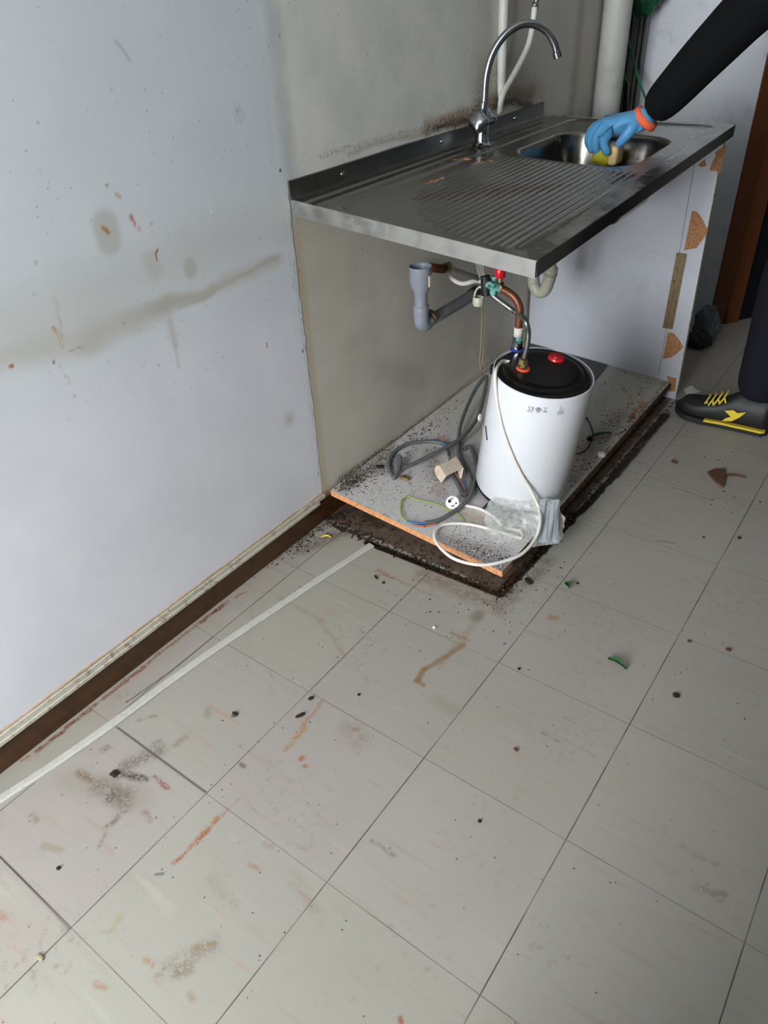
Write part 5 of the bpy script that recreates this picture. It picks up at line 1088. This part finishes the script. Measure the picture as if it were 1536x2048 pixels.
# ------------------------------------------------------------------ person
def skinmesh(name, verts, edges, radii, mat_, parent, root=0, sub=2, smooth='all', label=None, squash=None):
    me = bpy.data.meshes.new(name); me.from_pydata([tuple(v) for v in verts], edges, []); o = bpy.data.objects.new(name, me); COL.objects.link(o)
    md = o.modifiers.new('s', 'SKIN'); md.use_smooth_shade = True
    sv = me.skin_vertices[0].data
    for i, r in enumerate(radii):
        sv[i].radius = r if isinstance(r, tuple) else (r, r); sv[i].use_root = (i == root)
    sb = o.modifiers.new('u', 'SUBSURF'); sb.levels = sb.render_levels = sub
    dg = bpy.context.evaluated_depsgraph_get(); m2 = bpy.data.meshes.new_from_object(o.evaluated_get(dg))
    bm = NB(); bm.from_mesh(m2); bpy.data.objects.remove(o); bpy.data.meshes.remove(me); bpy.data.meshes.remove(m2)
    if squash:
        for v in bm.verts: v.co = squash(v.co)
    return obj(name, bm, mat_, parent, smooth, label=label)
tpn = thing('person', 'person in black top, dark trousers and blue rubber glove scrubbing the sink', 'person', (.86, 2.3, 0))
# hidden-from-view upper body kept simple but whole: jacket with both arms, trousers with both legs, head
W0, W1, W2, W3, W4 = (Vector(p) for p in ((0.437, 2.075, 0.914), (0.493, 2.08, 0.978), (0.548, 2.09, 1.048), (0.596, 2.1, 1.102), (0.645, 2.11, 1.163)))
SH = Vector((.90, 2.20, 1.42)); SH2 = Vector((.98, 2.58, 1.42)); CH = Vector((.94, 2.39, 1.36)); NK = Vector((.90, 2.39, 1.50)); WA = Vector((1.02, 2.38, 1.10)); HP = Vector((1.04, 2.38, .95))
EL = Vector((.76, 2.12, 1.24))
jv = [HP, WA, CH, NK, SH, EL, W4, W3, W2, W1, W0, SH2, Vector((.90, 2.66, 1.16)), Vector((.72, 2.60, .98))]
je = [(0, 1), (1, 2), (2, 3), (2, 4), (4, 5), (5, 6), (6, 7), (7, 8), (8, 9), (9, 10), (2, 11), (11, 12), (12, 13)]
jr = [(.15, .13), (.15, .12), (.16, .12), (.065, .065), (.085, .085), .072, .070, .066, .062, .056, .048, (.085, .085), .062, .045]
skinmesh('jacket', jv, je, jr, M['black_fabric'], tpn, 1)
L0, R0 = Vector((1.02, 2.29, .88)), Vector((1.06, 2.48, .88))
tv_ = [HP, Vector((1.04, 2.38, .90)), L0, Vector((.865, 2.235, .56)), Vector((.865, 2.235, .32)), Vector((.872, 2.235, .105)), R0, Vector((1.06, 2.50, .50)), Vector((1.14, 2.52, .11))]
te = [(0, 1), (1, 2), (2, 3), (3, 4), (4, 5), (1, 6), (6, 7), (7, 8)]
skinmesh('trousers', tv_, te, [(.15, .13), (.14, .13), .10, .088, .078, .082, .10, .08, .072], M['navy'], tpn, 1)
# trouser hem falling on the shoe
hv = [NK, Vector((.885, 2.39, 1.56)), Vector((.86, 2.39, 1.64)), Vector((.855, 2.39, 1.70)), Vector((.70, 2.60, .965)), Vector((.64, 2.60, .93))]
b = NB(); lathe(b, [(0, -.11), (.045, -.10), (.062, -.06), (.072, 0), (.078, .05), (.07, .10), (.04, .125), (0, .13)], Matrix.Translation((.85, 2.39, 1.67)) @ Matrix.Rotation(math.radians(-25), 4, 'Y'), 32)
tube(b, [NK-Vector((0, 0, .04)), (.88, 2.39, 1.60)], .055, 20, 2)
tube(b, [(.79, 2.39, 1.69), (.768, 2.39, 1.655), (.775, 2.39, 1.64)], [.008, .016, .006], 8, 3)
for s in (-1, 1): tube(b, [(.86, 2.39+s*.078, 1.70), (.862, 2.39+s*.084, 1.68), (.855, 2.39+s*.078, 1.645)], [.006, .014, .005], 8, 3)
obj('head', b, M['skin'], tpn, 'all')
b = NB(); bmesh.ops.create_icosphere(b, subdivisions=3, radius=1)
for v in b.verts: v.co = Vector((.872+v.co.x*.095, 2.39+v.co.y*.086, 1.735+v.co.z*.075))
obj('hair', b, M['hair'], tpn, 'all')
# gloved hand gripping the sponge
def fingers(name, chains, mat_, parent):
    verts, edges, rad = [], [], []
    for ch in chains:
        base = None
        for (p, r) in ch:
            verts.append(Vector(p)); rad.append(r)
            if base is not None: edges.append((base, len(verts)-1))
            base = len(verts)-1
    return verts, edges, rad
wr = Vector((0.429, 2.075, 0.908)); wrr = .030
K = [Vector(p) for p in ((0.361, 2.02, 0.891), (0.334, 2.05, 0.889), (0.309, 2.08, 0.887), (0.292, 2.105, 0.883))]     # little .. index knuckles (near to far)
PL = wr.lerp((K[1]+K[2])/2, .5)
hvz = [wr+Vector((.022, 0, .018)), wr, PL]+K
he = [(0, 1), (1, 2), (2, 3), (2, 4), (2, 5), (2, 6)]; hr = [.030, (.035, .033), (.046, .032), .021, .0215, .0215, .020]
tipsd = [(Vector((-.018, 0, -.024)), Vector((.004, .004, -.026)), Vector((.014, .004, -.018))), (Vector((-.024, 0, -.022)), Vector((-.002, .004, -.030)), Vector((.012, .004, -.020))), (Vector((-.026, .002, -.020)), Vector((-.004, .004, -.032)), Vector((.010, .004, -.022))), (Vector((-.024, .004, -.014)), Vector((-.008, .004, -.028)), Vector((.006, .004, -.022)))]
for k, (a1, a2, a3) in enumerate(tipsd):
    q = K[k]; i0 = 3+k
    for j, dlt in enumerate((a1, a2, a3)):
        q = q+dlt; hvz.append(q); he.append((i0 if j == 0 else len(hvz)-2, len(hvz)-1)); hr.append((.0145, .0130, .0115)[j])
q = wr+Vector((-.012, -.028, -.012)); hvz.append(q); he.append((2, len(hvz)-1)); hr.append(.018)
for dlt, r_ in ((Vector((-.018, -.008, -.022)), .0145), (Vector((-.016, .004, -.018)), .013), (Vector((-.010, .008, -.012)), .011)):
    q = q+dlt; hvz.append(q); he.append((len(hvz)-2, len(hvz)-1)); hr.append(r_)
skinmesh('glove', hvz, he, hr, M['glove'], tpn, 2, 2, label='blue rubber glove')
dv = (W1-W0).normalized()
b = NB(); tube(b, [wr-dv*.006, wr+dv*.000, wr+dv*.014], [.034, .0385, .036], 24, 2); obj('orange_cuff', b, M['cuff'], tpn, 'all')
# shoe: lofted upper, sole, stripe, laces, emblem
def shoe(ox, oy, toe_z=0):
    bm = NB(); n_ = 26; seg = 28; rings = []
    for i in range(n_+1):
        s = i/n_; X = s*.298
        w = .050*(1-(1-min(1, s/.30))**2.2)**.5 if s < .30 else lerp(.050, .040, smoothstep(.3, .6, s)) if s < .6 else lerp(.040, .036, smoothstep(.6, .9, s))
        if s > .93: w *= math.sqrt(max(.05, 1-((s-.93)/.075)**2))
        w = max(w, .012)
        top = lerp(.040, .068, smoothstep(0, .10, s)); top = lerp(top, .082, smoothstep(.18, .42, s)); top = lerp(top, .125, smoothstep(.42, .68, s))
        zb_ = .016+.010*(1-smoothstep(0, .14, s))
        ring = []
        for k in range(seg):
            a_ = 2*math.pi*k/seg; ca, sa = math.cos(a_), math.sin(a_)
            e = .72
            yy = math.copysign(abs(ca)**e, ca)*w*(1 if sa < 0 else lerp(1, .55, smoothstep(.45, .75, s)*max(0, sa)))
            zz = zb_+(top-zb_)*(math.copysign(abs(sa)**(.8 if sa > 0 else .5), sa)*.5+.5)
            ring.append(bm.verts.new((ox+X, oy+yy, zz)))
        rings.append(ring)
    for i in range(n_):
        for k in range(seg): bm.faces.new([rings[i][k], rings[i][(k+1) % seg], rings[i+1][(k+1) % seg], rings[i+1][k]])
    bm.faces.new(rings[0][::-1]); bm.faces.new(rings[-1]); bmesh.ops.recalc_face_normals(bm, faces=bm.faces)
    return bm
def soleb(ox, oy, z0, z1, grow, s0=0, s1=1, wav=0):
    bm = NB(); n_ = 40; L_ = []; 
    for i in range(n_+1):
        s = s0+(s1-s0)*i/n_
        w = .050*(1-(1-min(1, s/.30))**2.2)**.5 if s < .30 else lerp(.050, .040, smoothstep(.3, .6, s)) if s < .6 else lerp(.040, .036, smoothstep(.6, .9, s))
        if s > .93: w *= math.sqrt(max(.05, 1-((s-.93)/.075)**2))
        w = max(w, .006)+grow; toe = .008*(1-smoothstep(0, .16, s))
        zz0 = z0+toe+(wav*(i % 2)); tz = z1+toe*.6
        L_.append([bm.verts.new((ox+s*.298, oy+a_*w, z_)) for a_, z_ in ((-1, zz0), (-1, tz), (1, tz), (1, zz0))])
    for i in range(n_):
        for k in range(4): bm.faces.new([L_[i][k], L_[i][(k+1) % 4], L_[i+1][(k+1) % 4], L_[i+1][k]])
    bm.faces.new(L_[0]); bm.faces.new(L_[-1][::-1]); bmesh.ops.recalc_face_normals(bm, faces=bm.faces)
    return bm
for (ox, oy, vis) in ((.622, 2.245, True), (.87, 2.52, False)):
    sh_ = obj('safety_shoe', shoe(ox, oy), M['shoe'], tpn, 'all', label='black safety shoe with yellow laces' if vis else None)
    obj('outsole', soleb(ox, oy, .0, .020, .002, wav=.003), M['sole'], sh_)
    obj('yellow_stripe', soleb(ox, oy, .0145, .0215, .0035, .36, .98), M['yellow'], sh_, label='yellow sole stripe')
    if vis:
        ys_ = oy-.0525
        # arrow-like emblem on the side facing the room
        E_ = [(.168, .080), (.196, .072), (.228, .066), (.196, .050), (.160, .030), (.148, .034), (.186, .056), (.176, .064), (.155, .076)]
        E_ = [(0.785, 2.196, 0.07), (0.812, 2.196, 0.079), (0.824, 2.196, 0.072), (0.849, 2.196, 0.082), (0.835, 2.196, 0.06), (0.814, 2.196, 0.04), (0.785, 2.196, 0.033), (0.796, 2.196, 0.047), (0.808, 2.196, 0.054), (0.799, 2.196, 0.061)]
        b = NB(); prism(b, E_, (0, -1, 0), .003); obj('side_emblem', b, M['yellow'], sh_, label='yellow arrow-shaped emblem')
        for k in range(4):
            x_ = ox+.098+.017*k; z_ = .078+.009*k
            b = NB(); tube(b, [(x_-.006, oy-.040, z_-.018), (x_+.001, oy-.028, z_), (x_+.004, oy-.006, z_+.010), (x_-.002, oy+.014, z_+.006)], .0028, 8, 4); tube(b, [(x_+.001, oy-.028, z_), (x_+.010, oy-.040, z_-.014)], .0028, 8, 1)
            obj('lace', b, M['yellow'], sh_, 'all')
# sponge
ts = thing('scouring_sponge', 'yellow-green scouring sponge with a cream side held in the blue glove over the basin', 'sponge', (0.333, 2.09, 0.812))
c_ = Vector((0.33, 2.075, 0.812)); b = blob(c_, .036, .030, .026, 2, .12); obj('scouring_pad', b, M['scour'], ts, 'all')
c_ = Vector((0.365, 2.07, 0.82)); b = NB(); box(b, c_-Vector((.014, .028, .026)), c_+Vector((.012, .028, .024)), .008); obj('sponge_body', b, M['sponge'], ts, 'all')
